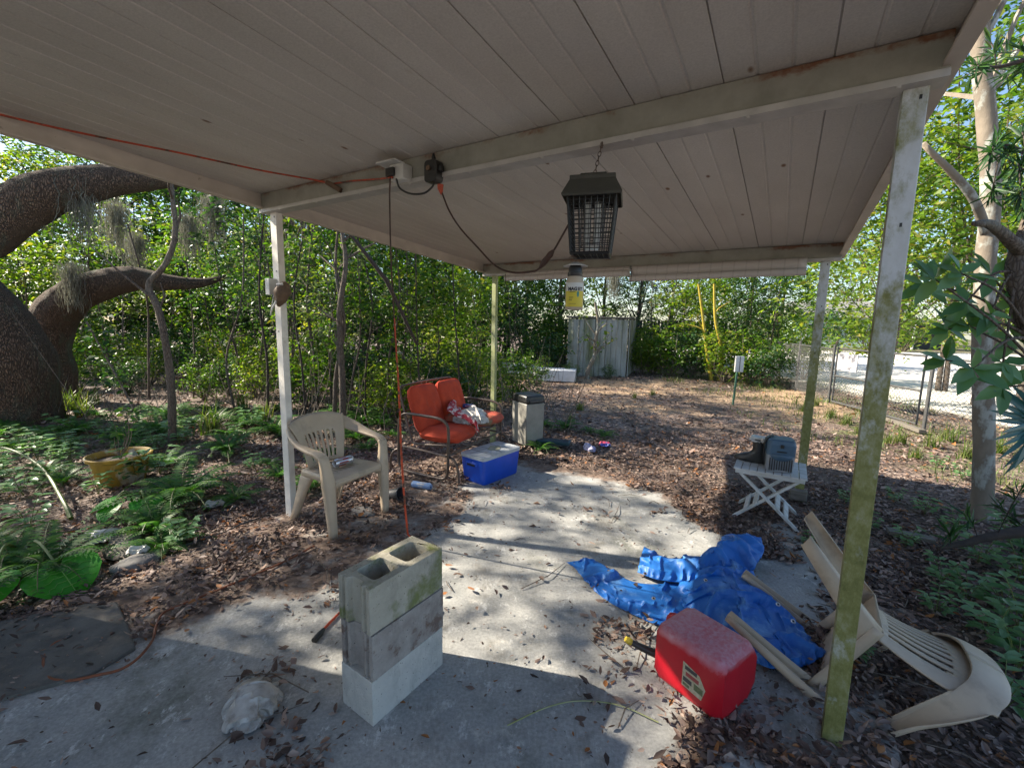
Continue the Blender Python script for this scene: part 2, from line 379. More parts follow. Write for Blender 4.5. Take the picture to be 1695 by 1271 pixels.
M['bag'] = mat('thin_white_plastic', (.62, .60, .57), (.45, .42, .38), 12, .3, (.25, .2, .15), (.6, .75), 9)
M['dirtybag'] = mat('dirty_plastic', (.46, .44, .42), (.30, .275, .25), 14, .3, (.12, .095, .075), (.52, .68), 11)
M['can'] = mat('aluminium', (.62, .62, .64), (.52, .52, .55), 20, .3, metal=.8, bmp=0)
M['towel'] = mat('red_floral_cloth', (.42, .04, .06), (.36, .03, .04), 12, .9, (.62, .52, .50), (.50, .54), 22)
M['potyellow'] = mat('yellow_weathered_pot', (.33, .21, .02), (.22, .13, .018), 8, .65, (.40, .37, .28), (.55, .66), 7, str_=(1, 1, .5))
M['planks'] = mat('grey_weathered_planks', (.40, .40, .37), (.27, .275, .24), 5, .85, (.17, .18, .08), (.48, .64), 2.2, str_=(1, 1, .25))
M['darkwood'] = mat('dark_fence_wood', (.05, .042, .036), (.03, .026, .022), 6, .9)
M['oldwood'] = mat('grey_old_wood', (.17, .15, .125), (.10, .09, .075), 12, .9, str_=(1, 6, 6))
M['foam'] = mat('white_foam', (.66, .67, .70), (.55, .56, .58), 6, .8, (.35, .33, .28), (.6, .7), 4)
M['galv'] = mat('galvanised_steel', (.11, .11, .11), (.07, .07, .07), 20, .55, metal=.5)
M['gourd'] = mat('dried_brown_shell', (.16, .10, .06), (.09, .055, .035), 20, .7)
M['paver'] = mat('dark_paver', (.15, .14, .125), (.085, .08, .072), 6, .9, (.20, .165, .13), (.52, .66), 7, bmp=.5, bscale=70, bd=.006)
M['stone'] = mat('grey_stone', (.20, .19, .18), (.14, .13, .125), 9, .9, bmp=.4, bscale=40)
def barkmat(name, c1, c2, c3, sc=(1, 1, .35), vs=26, st=.9, d=.03):
    m, nt, b = mat_new(name); v = coords(nt, sc)
    vo = N(nt, 'ShaderNodeTexVoronoi'); vo.feature = 'DISTANCE_TO_EDGE'; vo.inputs['Scale'].default_value = vs
    dn = N(nt, 'ShaderNodeTexNoise'); dn.inputs['Scale'].default_value = 6; nt.links.new(v, dn.inputs['Vector'])
    vm = N(nt, 'ShaderNodeVectorMath', operation='MULTIPLY_ADD'); vm.inputs[1].default_value = (.12, .12, .12); nt.links.new(dn.outputs['Color'], vm.inputs[0]); nt.links.new(v, vm.inputs[2]); nt.links.new(vm.outputs[0], vo.inputs['Vector'])
    cc = ramp(nt, [(0, c2), (.12, c1)], vo.outputs['Distance'])
    f = ramp(nt, [(.52, (0, 0, 0)), (.66, (1, 1, 1))], noisef(nt, v, 4, 8, .7))
    nt.links.new(mixc(nt, f, cc, c3), b.inputs['Base Color']); b.inputs['Roughness'].default_value = .95
    hgt = ramp(nt, [(0, (0, 0, 0)), (.2, (1, 1, 1))], vo.outputs['Distance']); bump(nt, b, hgt, st, d); return m
M['oak'] = barkmat('live_oak_bark', (.15, .10, .07), (.05, .033, .024), (.13, .14, .10), (1, 1, .22), 64, 1.0, .04)
M['bark'] = barkmat('thin_bark', (.12, .095, .075), (.055, .04, .03), (.17, .16, .13), (1, 1, .3), 50, .6, .01)
M['pale_bark'] = mat('pale_smooth_bark', (.23, .19, .145), (.12, .10, .078), 6, .9, (.33, .335, .30), (.52, .60), 6, bmp=.5, bscale=30, str_=(1, 1, .6), bd=.01)
M['bamboo'] = mat('yellow_cane', (.45, .33, .04), (.30, .25, .03), 8, .5)
M['twig'] = mat('grey_twig', (.17, .14, .115), (.09, .07, .055), 20, .9)
M['dark_twig'] = mat('dark_twig', (.05, .036, .028), (.03, .022, .018), 20, .9)
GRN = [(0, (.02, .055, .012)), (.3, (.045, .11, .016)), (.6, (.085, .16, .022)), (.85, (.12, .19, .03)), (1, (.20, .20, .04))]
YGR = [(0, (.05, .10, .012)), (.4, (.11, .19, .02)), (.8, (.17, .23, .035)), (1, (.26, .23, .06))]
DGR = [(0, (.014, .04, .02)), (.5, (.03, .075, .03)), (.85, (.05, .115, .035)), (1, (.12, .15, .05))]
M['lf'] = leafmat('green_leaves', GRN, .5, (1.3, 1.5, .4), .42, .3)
M['lfy'] = leafmat('yellow_green_leaves', YGR, .55, (1.5, 1.6, .5))  # lighter yellow-green leaf tones
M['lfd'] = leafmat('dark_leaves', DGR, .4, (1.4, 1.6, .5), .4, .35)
M['fern'] = leafmat('fern_fronds', [(0, (.025, .085, .02)), (.5, (.05, .15, .028)), (1, (.12, .24, .04))], .45, (1.3, 1.5, .5), .5)
M['broad'] = leafmat('broad_leaves', [(0, (.07, .17, .06)), (.5, (.11, .23, .09)), (1, (.18, .30, .15))], .35, (1.5, 1.6, .5), .35, .5)
M['fanpalm'] = leafmat('palm_blades', [(0, (.03, .10, .10)), (1, (.05, .15, .16))], .3, (1.2, 1.3, .8), .4)
M['ear'] = leafmat('elephant_ear', [(0, (.035, .26, .012)), (1, (.05, .32, .014))], .45, (1.3, 1.5, .4), .4)
M['lfg'] = leafmat('grey_green_leaves', [(0, (.05, .08, .05)), (.5, (.09, .13, .075)), (.85, (.15, .18, .11)), (1, (.26, .22, .13))], .45, (1.3, 1.4, .7), .4, .4)  # grey tone paints sky reflections into the leaf colour
M['moss'] = leafmat('spanish_moss', [(0, (.12, .12, .095)), (.5, (.20, .20, .165)), (1, (.30, .29, .25))], .3, (1, 1, .9), .9, .1)
M['grass'] = leafmat('grass_blades', [(0, (.05, .10, .02)), (.6, (.10, .16, .03)), (1, (.22, .22, .08))], .4, (1.3, 1.4, .5))
M['dry'] = leafmat('dry_fronds', [(0, (.20, .13, .085)), (1, (.36, .25, .16))], .3, (1.1, 1, .8), .8)
# ------------------------------------------------------------------ patio cover
canopy = thing('patio_canopy', 'white metal patio roof with two beams on four slim posts', 'canopy', P1, PHI)
NEARV, FARV, UL, UR = -4.2, 2.95, -.10, 3.66
def canopy_roof():
    mb = MB(); pr = []; du = .335; u = 3.346; seams = []
    while u > UL-du: seams.append(u); u -= du
    us = sorted(seams)+[3.346+du]
    # underside profile: deep seam every pan, two faint ribs between
    for s in us:
        for a, dz in ((0, 0), (.0012, .009), (.0048, .009), (.006, 0), (.105, 0), (.109, .0035), (.116, .0035), (.120, 0), (.215, 0), (.219, .0035), (.226, .0035), (.230, 0)):
            if UL+.004 < s+a < UR-.004: pr.append((s+a, dz))
    pr = [(UL+.004, 0)]+pr+[(UR-.004, 0)]
    nv = 14; rows = []
    for j in range(nv+1):
        v = NEARV+(FARV-NEARV)*j/nv; rows.append([Vector((a, v, zc(v)+dz)) for a, dz in pr])
    mb.strip(rows)
    top = [[Vector((a, v, zc(v)+.07)) for a in (UL+.004, UR-.004)] for v in (NEARV, FARV)]; mb.strip(top)
    return mb.build('roof_panel', M['ceil'], canopy, smooth=0, fix=False)
canopy_roof()
def fascia(u0, out):
    mb = MB(); a = u0; b = u0+out*.004
    for (x0, x1, zl, zh) in ((a, a+out*.012, -.105, .085), (a-out*.035, a, -.105, -.093)):
        vs = []
        for v in (NEARV, FARV+.01):
            vs += [Vector((x0, v, zc(v)+zl)), Vector((x1, v, zc(v)+zl)), Vector((x1, v, zc(v)+zh)), Vector((x0, v, zc(v)+zh))]
        mb.add(vs, [(0, 1, 2, 3), (7, 6, 5, 4), (0, 4, 5, 1), (1, 5, 6, 2), (2, 6, 7, 3), (3, 7, 4, 0)])
    return mb.build('fascia', M['fascia'], canopy, smooth=0)
fascia(UL, -1); fascia(UR, 1)
mb = MB()
mb.box((1.78, FARV+.018, zc(FARV)-.01), (UR-UL+.02, .012, .19)); mb.build('fascia', M['fascia'], canopy, smooth=0)
def beam(v0, z0, hgt, u0, u1, name='beam'):
    mb = MB(); L = u1-u0
    mb.box((L/2, .03, hgt/2+.001), (L, .055, hgt-.002))
    o = mb.build(name, M['beam'], canopy, loc=(u0, v0, z0), smooth=0, bevel=.003)
    lp = MB(); lp.box((L/2, .025, -.003), (L-.004, .085, .006)); lp.box((L/2, -.0145, .008), (L-.004, .005, .018))
    for k in range(9): lp.lathe([(0, -.012), (.006, -.012), (.008, -.0075), (.008, -.006)], 8, Matrix.Translation((.25+k*.42, -.01, 0)))
    q = lp.build('beam_lip', M['lip'], o, smooth=0)
    return o
b1 = beam(-.03, 2.344, .133, -.085, 3.645); b1['label'] = 'near beam with rust along its top seam'
b2 = beam(2.80, 2.166, .140, -.085, 3.645)
def post(u, v, top, w, d, m, label=None, lean=(0, 0)):
    mb = MB(); n = 12
    rows = []
    for k in range(n+1):
        z = -.04+(top+.04)*k/n; q = k/n
        cx = lean[0]*(1-q); cy = lean[1]*(1-q)
        rows.append([Vector((cx+a*w/2, cy+b*d/2, z)) for a, b in ((-1, -1), (1, -1), (1, 1), (-1, 1), (-1, -1))])
    mb.strip(rows)
    o = mb.build('post', m, canopy, loc=(u, v, 0), smooth=0, bevel=.004)
    if label: o['label'] = label
    for zz, xx in ((.82, .1), (.63, -.05), (.985, .2)):
        h = MB(); h.box((xx*w, -d/2-.0012, top*zz), (.007, .002, .013)); h.build('screw_hole', M['black'], o, smooth=0)
    return o
post(.02, 0.02, 2.344, .075, .05, M['post'], 'post with a sunlit white side behind the beige chair')
post(3.575, 0.02, 2.344, .064, .05, M['post_moss'], 'nearest post, streaked green with algae', (.012, -.01))
post(.07, 2.85, 2.166, .06, .05, M['post_green'], 'yellow green post behind the red glider')
post(3.537, 2.85, 2.166, .07, .05, M['post_moss'], 'far post behind the folding table')
mb = MB(); mb.box((0, 0, .05), (.14, .07, .10)); mb.build('post_foot', M['oldwood'], canopy, loc=(3.53, 2.80, 0), bevel=.01)
def blind(name, u0, u1, ztop, zb, label, tw=False):
    L = u1-u0; t = thing(name, label, 'blind', CW((u0+u1)/2, 2.765, zb), PHI, 'rolled blinds under the far beam')
    mb = MB(); h = ztop-zb
    rows = [[Vector((x, .012*math.sin(k*1.3), h*k/6+.03)) for x in np.linspace(-L/2, L/2, 24)] for k in range(7)]
    mb.strip(rows); mb.build('slat_panel', M['blind'], t, solid=.006)
    r = MB(); r.tube([(x, -.02, .032+.003*math.sin(x*3)) for x in np.linspace(-L/2, L/2, 16)], .032, 14); r.build('roller', M['blind'], t)
    c = MB(); c.tube(smooth_path([(-L/2+.02, -.05, h), (-L/2+.022, -.056, .05), (-L/2+.02, -.04, -.03), (-L/2+.05, -.05, -.12), (-L/2+.03, -.05, -.17)], 4), .003, 6); c.build('pull_cord', M['dark_twig'], t)
    return t
def blindmat():
    m, nt, b = mat_new('thin_reed_slats'); v = coords(nt)
    w = N(nt, 'ShaderNodeTexWave'); w.wave_type = 'BANDS'; w.bands_direction = 'Z'; w.inputs['Scale'].default_value = 35; w.inputs['Distortion'].default_value = 1; nt.links.new(v, w.inputs[0])
    w2 = N(nt, 'ShaderNodeTexWave'); w2.bands_direction = 'X'; w2.inputs['Scale'].default_value = 3.1; nt.links.new(v, w2.inputs[0])
    cc = mixc(nt, .25, ramp(nt, [(.2, (.42, .385, .37)), (.8, (.56, .52, .50))], w.outputs[0]), ramp(nt, [(.0, (.22, .19, .18)), (.05, (.55, .5, .48))], w2.outputs[0]))
    nt.links.new(cc, b.inputs['Base Color']); b.inputs['Roughness'].default_value = .6; return m
M['blind'] = blindmat()
blind('roll_blind', .29, 1.835, 2.165, 2.085, 'rolled up reed blind hanging behind the bait bottle')
blind('roll_blind', 1.85, 3.40, 2.163, 2.035, 'longer lower reed blind reaching to the far right post')
# ------------------------------------------------------------------ electrics on the near beam
t = thing('electrical_outlet', 'white outlet box with open cover on the near beam', 'outlet', hitv(668, 292, -.03), PHI)
mb = MB(); mb.box((0.02, -.04, 0), (.105, .075, .085)); mb.build('box', M['white'], t, bevel=.006)
mb = MB(); mb.box((-.015, -.085, .047), (.15, .075, .008), Matrix.Rotation(R(-3), 3, 'X')); mb.build('cover_flap', M['white'], t, bevel=.002)
mb = MB(); mb.box((-.015, -.086, -.0), (.06, .02, .045)); mb.build('socket', M['black'], t, bevel=.004)
t = thing('plug_timer', 'black plug-in timer hanging on the near beam', 'timer', hitv(722, 287, -.045), PHI)
mb = MB(); rbox(mb, (0, -.02, 0), (.085, .11, .055), .02, Matrix.Rotation(R(90), 3, 'X')); mb.build('body', M['black'], t, bevel=.005)
mb = MB(); mb.tube(smooth_path([(0, -.03, .05), (.005, -.03, .075), (0, -.02, .09), (-.004, -.005, .07)], 4), .006, 8); mb.build('hanging_lug', M['black'], t); mb = MB(); mb.box((.052, -.02, .01), (.02, .03, .03)); mb.build('knob', M['black'], t, bevel=.004)
mb = MB(); mb.lathe([(0, 0), (.012, 0), (.013, .008), (0, .009)], 12, Matrix.Translation((-.006, -.052, .012)) @ Matrix.Rotation(R(90), 4, 'X')); mb.build('dial', M['gourd'], t)
o0 = t.matrix_basis.copy(); inv = (Matrix.Translation(t.location) @ Matrix.Rotation(PHI, 4, 'Z')).inverted()
mb = MB(); mb.tube([inv @ p for p in smooth_path([hitv(656, 296, -.13), hitv(662, 312, -.12), hitv(680, 321, -.11), hitv(702, 320, -.11), hitv(715, 310, -.09), hitv(719, 302, -.08)], 5)], .0055, 8); mb.build('cord', M['black'], t)
# zapper cord with orange plug
mb = MB(); ps = [hitv(x, y, -.075-.01*k) for k, (x, y) in enumerate([(731, 318), (744, 350), (762, 378), (790, 409), (820, 440), (848, 451), (878, 450), (893, 444)])]
ps2 = [hitv(x, y, -.15) for x, y in [(915, 417), (928, 395), (941, 372)]]
path = smooth_path(ps+ps2, 6); mb.tube(path, .0045, 8, m=0)
mb.tube([hitv(729, 306, -.075), hitv(729, 312, -.075), hitv(731, 322, -.075)], [.017, .015, .006], 12, m=1)
a, b_ = hitv(893, 444, -.15), hitv(916, 415, -.15)
mb.tube([a+(b_-a)*k/5 for k in range(6)], [.006, .012, .014, .013, .014, .007], 10, m=0)
o = mb.build('power_cord', [M['browncord'], M['orange']]); tag(o, 'dark sagging cord with orange plug running to the bug zapper', 'cord')
# bracket + ceiling cord + hanging cord
mb = MB()
ps = [hitc(x, y, -.03) for x, y in [(-260, 120), (0, 190), (150, 224), (300, 254), (430, 282), (520, 298)]]+[hitv(548, 305, -.06)]
mb.tube(smooth_path(ps, 10), .0055, 8)
mb.tube(smooth_path([hitv(548, 305, -.05), hitv(580, 300, -.045), hitv(620, 297, -.045), hitv(650, 294, -.12)], 6), .005, 8)
o = mb.build('extension_cord', M['orange']); tag(o, 'red orange extension cord strung along under the roof pans', 'cord')
mb = MB(); mb.bar(hitv(541, 302, -.07), hitv(565, 316, -.035), .035, .03); o = mb.build('cord_clip', M['gourd'], bevel=.006); tag(o, 'dark brown clip holding the orange cord to the beam', 'clip')
mb = MB(); ps = [hitv(x, y, v) for x, y, v in [(646, 294, -.12), (645, 330, -.11), (647, 420, -.1), (651, 500, -.05), (656, 580, 0), (661, 660, .05), (664, 740, .1), (669, 820, .15), (675, 884, .2)]]
mb.tube(smooth_path(ps, 6), lerpl([.0045]*4+[.0052, .006, .0068, .007, .007], 6), 8, m=0)
e = ps[-1]; mb.tube(smooth_path([e, e+Vector((.03, -.05, -.02)), e+Vector((-.05, -.2, -e.z+.012)), Vector((-.62, 2.25, .012)), Vector((-.68, 1.95, .012))], 6), .006, 8)
for i in range(len(mb.m)): mb.m[i] = 0 if i > 160 else 1
o = mb.build('extension_cord', [M['orange'], M['browncord']]); tag(o, 'orange cord hanging straight down from the outlet to the floor', 'cord')
# ------------------------------------------------------------------ bug zapper
def zapper():
    hook = hitv(997, 236, -.045); c = CW(2.532, -.06, 2.205)
    t = thing('bug_zapper', 'black caged bug zapper lantern hanging from the near beam', 'bug zapper', c, PHI+R(17))
    mb = MB()
    def fr(w0, z0, w1, z1, w0y=None, w1y=None):
        a = [Vector((x*w0/2, y*w0/2, z0)) for x, y in ((-1, -1), (1, -1), (1, 1), (-1, 1))]; b = [Vector((x*w1/2, y*w1/2, z1)) for x, y in ((-1, -1), (1, -1), (1, 1), (-1, 1))]
        mb.add(a+b, [(0, 1, 5, 4), (1, 2, 6, 5), (2, 3, 7, 6), (3, 0, 4, 7)])
    fr(.245, -.092, .185, -.03); fr(.185, -.03, .185, -.014); fr(.185, -.014, .115, -.012); fr(.115, -.012, .105, .004); fr(.245, -.092, .235, -.1)
    mb.add([(-.0525, -.0525, .004), (.0525, -.0525, .004), (.0525, .0525, .004), (-.0525, .0525, .004)], [(0, 1, 2, 3)])
    mb.build('hood', M['zap'], t, solid=.004, smooth=0, bevel=.004)
    g = MB(); w0, w1, z0, z1 = .20, .160, -.092, -.325
    def P(side, s, q):
        w = w0+(w1-w0)*q; z = z0+(z1-z0)*q; x = s*w/2; y = -w/2
        return Matrix.Rotation(side*PI/2, 3, 'Z') @ Vector((x, y, z))
    for side in range(4):
        for k in range(9): g.tube([P(side, -1+2*k/8, 0), P(side, -1+2*k/8, 1)], .0022 if 0 < k < 8 else .005, 5)
        for k in range(13): g.tube([P(side, -1, k/12), P(side, 1, k/12)], .0022 if 0 < k < 12 else .006, 5)
    for k in range(7):
        x = -.08+.16*k/6; g.tube([(x, -.08, z1), (x, .08, z1)], .002, 5); g.tube([(-.08, x, z1), (.08, x, z1)], .002, 5)
    g.build('cage', M['black'], t)
    i = MB()
    for k in range(14):
        a = 2*PI*k/14; x, y = .05*math.cos(a), .05*math.sin(a); i.tube([(x, y, -.1), (x, y, -.29)], .0016, 5)
    for z in (-.11, -.2, -.285): i.tube([(.05*math.cos(2*PI*k/16), .05*math.sin(2*PI*k/16), z) for k in range(17)], .002, 5)
    i.build('electric_grid', M['galv'], t)
    l = MB(); 
    for x in (-.02, .02): l.lathe([(0, -.285), (.013, -.285), (.014, -.28), (.014, -.1), (0, -.1)], 14, Matrix.Translation((x, 0, 0)))
    l.lathe([(0, -.305), (.03, -.305), (.032, -.285), (0, -.284)], 14); l.build('lamp_tube', M['white'], t)
    ch = MB(); il = (Matrix.Translation(t.location) @ Matrix.Rotation(PHI+R(17), 4, 'Z')).inverted(); hp = il @ hook; top = Vector((0, 0, .012)); n = 7
    for k in range(n):
        a = top+(hp-top)*(k/n); b = top+(hp-top)*((k+1)/n); d = (b-a).normalized(); side = d.cross(Vector((1, 0, 0)) if k % 2 else Vector((0, 1, 0))).normalized(); md = (a+b)/2; hl = (b-a).length*.62
        ring = [md+d*hl*math.cos(q)+side*.0065*math.sin(q) for q in [2*PI*j/12 for j in range(13)]]; ch.tube(ring, .0018, 5, caps=False)
    ch.build('chain', M['steel'], t)
    hk = MB(); hk.tube(smooth_path([hp+Vector((0, .02, .006)), hp, hp+Vector((0, -.012, -.012)), hp+Vector((0, -.004, -.025))], 4), .004, 8); hk.lathe([(0, 0), (.014, 0), (.014, .004), (0, .004)], 10, Matrix.Translation(hp+Vector((0, .016, .004))) @ Matrix.Rotation(R(90), 4, 'X')); hk.build('hook', M['steel'], t)
    return t
M['zap'] = mat('grey_green_zapper_hood', (.055, .053, .043), (.04, .038, .032), 9, .6, (.1, .095, .08), (.6, .75), 5)
zapper()
def bait():
    top = hitv(953, 432, -.10); bot = hitv(953, 513, -.10); H = (top-bot).length
    t = thing('bait_bottle', 'yellow and white fly bait bottle under the bug zapper', 'bottle', (top.x, top.y, bot.z), 0)
    k = H/.205
    b = MB(); b.lathe([(0, 0), (.034, 0), (.038, .005), (.039, .06), (.039, .108), (.035, .125), (.0305, .137), (.0295, .142)], 28, Matrix.Scale(k, 4)); b.build('bottle', M['bottle'], t)
    c = MB(); c.lathe([(.031, .14), (.032, .142), (.032, .155), (.029, .157), (.029, .175), (.022, .186), (.008, .187)], 20, Matrix.Scale(k, 4)); c.build('cap', M['black'], t)
    d = MB(); d.lathe([(0, .200), (.012, .199), (.03, .190), (.052, .182)], 20, Matrix.Scale(k, 4)); d.build('rain_lid', M['bag'], t, solid=.0015)
    w = MB(); w.tube([Vector(p)*k for p in smooth_path([(0, 0, .198), (.004, 0, .212), (-.006, 0, .222), (-.03, .004, .218), (-.004, 0, .226), (0, 0, .235)], 4)], .0016, 5); w.build('wire_hook', M['steel'], t)
    # label: printed band facing the camera
    ang = math.atan2(-top.y, -top.x)
    lb = MB(); rr = .0394*k
    for (z0, z1, m) in ((.078, .112, 0), (.012, .078, 1)):
        rows = [[Vector((rr*math.cos(ang+a), rr*math.sin(ang+a), z*k)) for a in np.linspace(-1.15, 1.15, 17)] for z in (z0, z1)]; lb.strip(rows, m)
    for (z, a0, a1, hh) in ((.073, -.55, .1, .003), (.05, -.6, -.1, .0022), (.045, -.6, -.2, .0015), (.038, -.6, -.25, .0025), (.024, -.6, .2, .0012)):
        lb.strip([[Vector(((rr+.0004)*math.cos(ang+a), (rr+.0004)*math.sin(ang+a), q*k)) for a in np.linspace(a0, a1, 7)] for q in (z, z+hh)], 2)
    lf = [(.38+.13*math.cos(q), .066+.012*math.sin(q)*(1 if math.sin(q) > 0 else 1.2)) for q in np.linspace(0, 2*PI, 12)[:-1]]
    lb.add([Vector(((rr+.0006)*math.cos(ang+a), (rr+.0006)*math.sin(ang+a), z*k)) for a, z in lf], [tuple(range(len(lf)))], 3)
    lo = lb.build('label', [M['white'], M['lab_y'], M['black'], M['lab_g']], t)
    for txt, a0 in (('MAG', -.22), ('ET', .62)):
        cu = bpy.data.curves.new('text', 'FONT'); cu.body = txt; cu.size = .0185*k; cu.align_x = 'CENTER'; cu.extrude = .0003; cu.offset = .0011
        ob = bpy.data.objects.new('tmp', cu); me = bpy.data.meshes.new_from_object(ob); bpy.data.objects.remove(ob)
        for vt in me.vertices:   # wrap the letters round the bottle
            a = ang+a0+vt.co.x/rr; q = rr+.0008+vt.co.z; zz = .080*k+vt.co.y; vt.co = (q*math.cos(a), q*math.sin(a), zz)
        me.name = 'lettering'; me.materials.clear(); me.materials.append(M['black']); o = bpy.data.objects.new('lettering', me); C.objects.link(o); o.parent = lo
M['bottle'] = mat('cloudy_bottle_plastic', (.50, .42, .32), (.42, .34, .25), 12, .4)
M['lab_y'] = mat('yellow_label', (.62, .50, .03), (.58, .46, .03), 12, .5)
M['lab_g'] = mat('teal_print', (.05, .25, .22), (.03, .18, .16), 12, .5)
bait()
# box and shell on the left post
t = thing('junction_box', 'small white box fixed to the left post', 'box', at(450, 475, 3.36), PHI)
mb = MB(); mb.box((0, 0, 0), (.055, .07, .12)); mb.build('box', M['white'], t, bevel=.004); mb = MB(); mb.bar((.02, 0, -.06), (.01, -.02, -.17), .012, .006); mb.build('strap', M['white'], t)
t = thing('dried_shell', 'brown dried curled pod hanging on the left post', 'pod', at(467, 485, 3.28), 0)
mb = MB(); mb.tube(smooth_path([(.05, .01, .065), (.03, .0, .05), (0, 0, .0), (-.02, 0, -.06), (-.03, 0, -.10)], 5), lerpl([.01, .045, .055, .035, .008], 5), 14, lump=.25, seed=3); mb.build('shell', M['gourd'], t)
mb = MB(); mb.tube(smooth_path([(-.03, -.03, -.06), (-.06, -.03, -.11), (-.085, -.02, -.16)], 4), lerpl([.008, .006, .003], 4), 6); mb.tube([(-.02, -.03, .055), (.03, -.035, .06)], .012, 8); mb.build('stem', M['bag'], t)
# ------------------------------------------------------------------ concrete blocks
def block_mesh(mats, flute=True):
    L, W, H = .394, .193, .193; mb = MB(); hw = W/2
    pts = [(L/2, -hw), (L/2, hw), (-L/2, hw)]
    if flute:
        e = [(0, .076), (.012, .071), (.012, .062), (.0, .056), (.002, .042), (.022, .034), (.026, 0), (.022, -.034), (.002, -.042), (0, -.056), (.012, -.062), (.012, -.071), (0, -.076)]
        pts += [(-L/2+a, b) for a, b in e]
    pts += [(-L/2, -hw)]
    def hole(cx, w, d): 
        r = .018; out = []
        for x, y, a0 in ((w/2-r, d/2-r, 0), (-w/2+r, d/2-r, 90), (-w/2+r, -d/2+r, 180), (w/2-r, -d/2+r, 270)):
            for k in range(4): a = R(a0+30*k); out.append((cx+x+r*math.cos(a), y+r*math.sin(a)))
        return out[::-1]
    mb.prism(pts, 0, H-.003, [hole(-.078, .130, .120), hole(.090, .135, .120)])
    return mb
BX = Vector((-.5171, 1.5234, 0)); BT = .974
bc = BX+Vector((math.cos(BT), math.sin(BT), 0))*.197+Vector((-math.sin(BT), math.cos(BT), 0))*.0965
for k, (mm, lab, off, tw) in enumerate((('blk_low', 'clean pale concrete block at the bottom of the stack', (0, 0), 0), ('blk_mid', 'rough dark concrete block in the middle of the stack', (.003, .001), .006), ('blk_top', 'mossy hollow concrete block on top of the stack', (-.002, .002), -.004))):
    o = block_mesh(None, k == 2 or k == 1).build('concrete_block', M[mm], loc=(bc.x+off[0], bc.y+off[1], .193*k), rot=(0, 0, BT+tw), bevel=.006, smooth=35)
    tag(o, lab, 'concrete block', 'stacked concrete blocks')
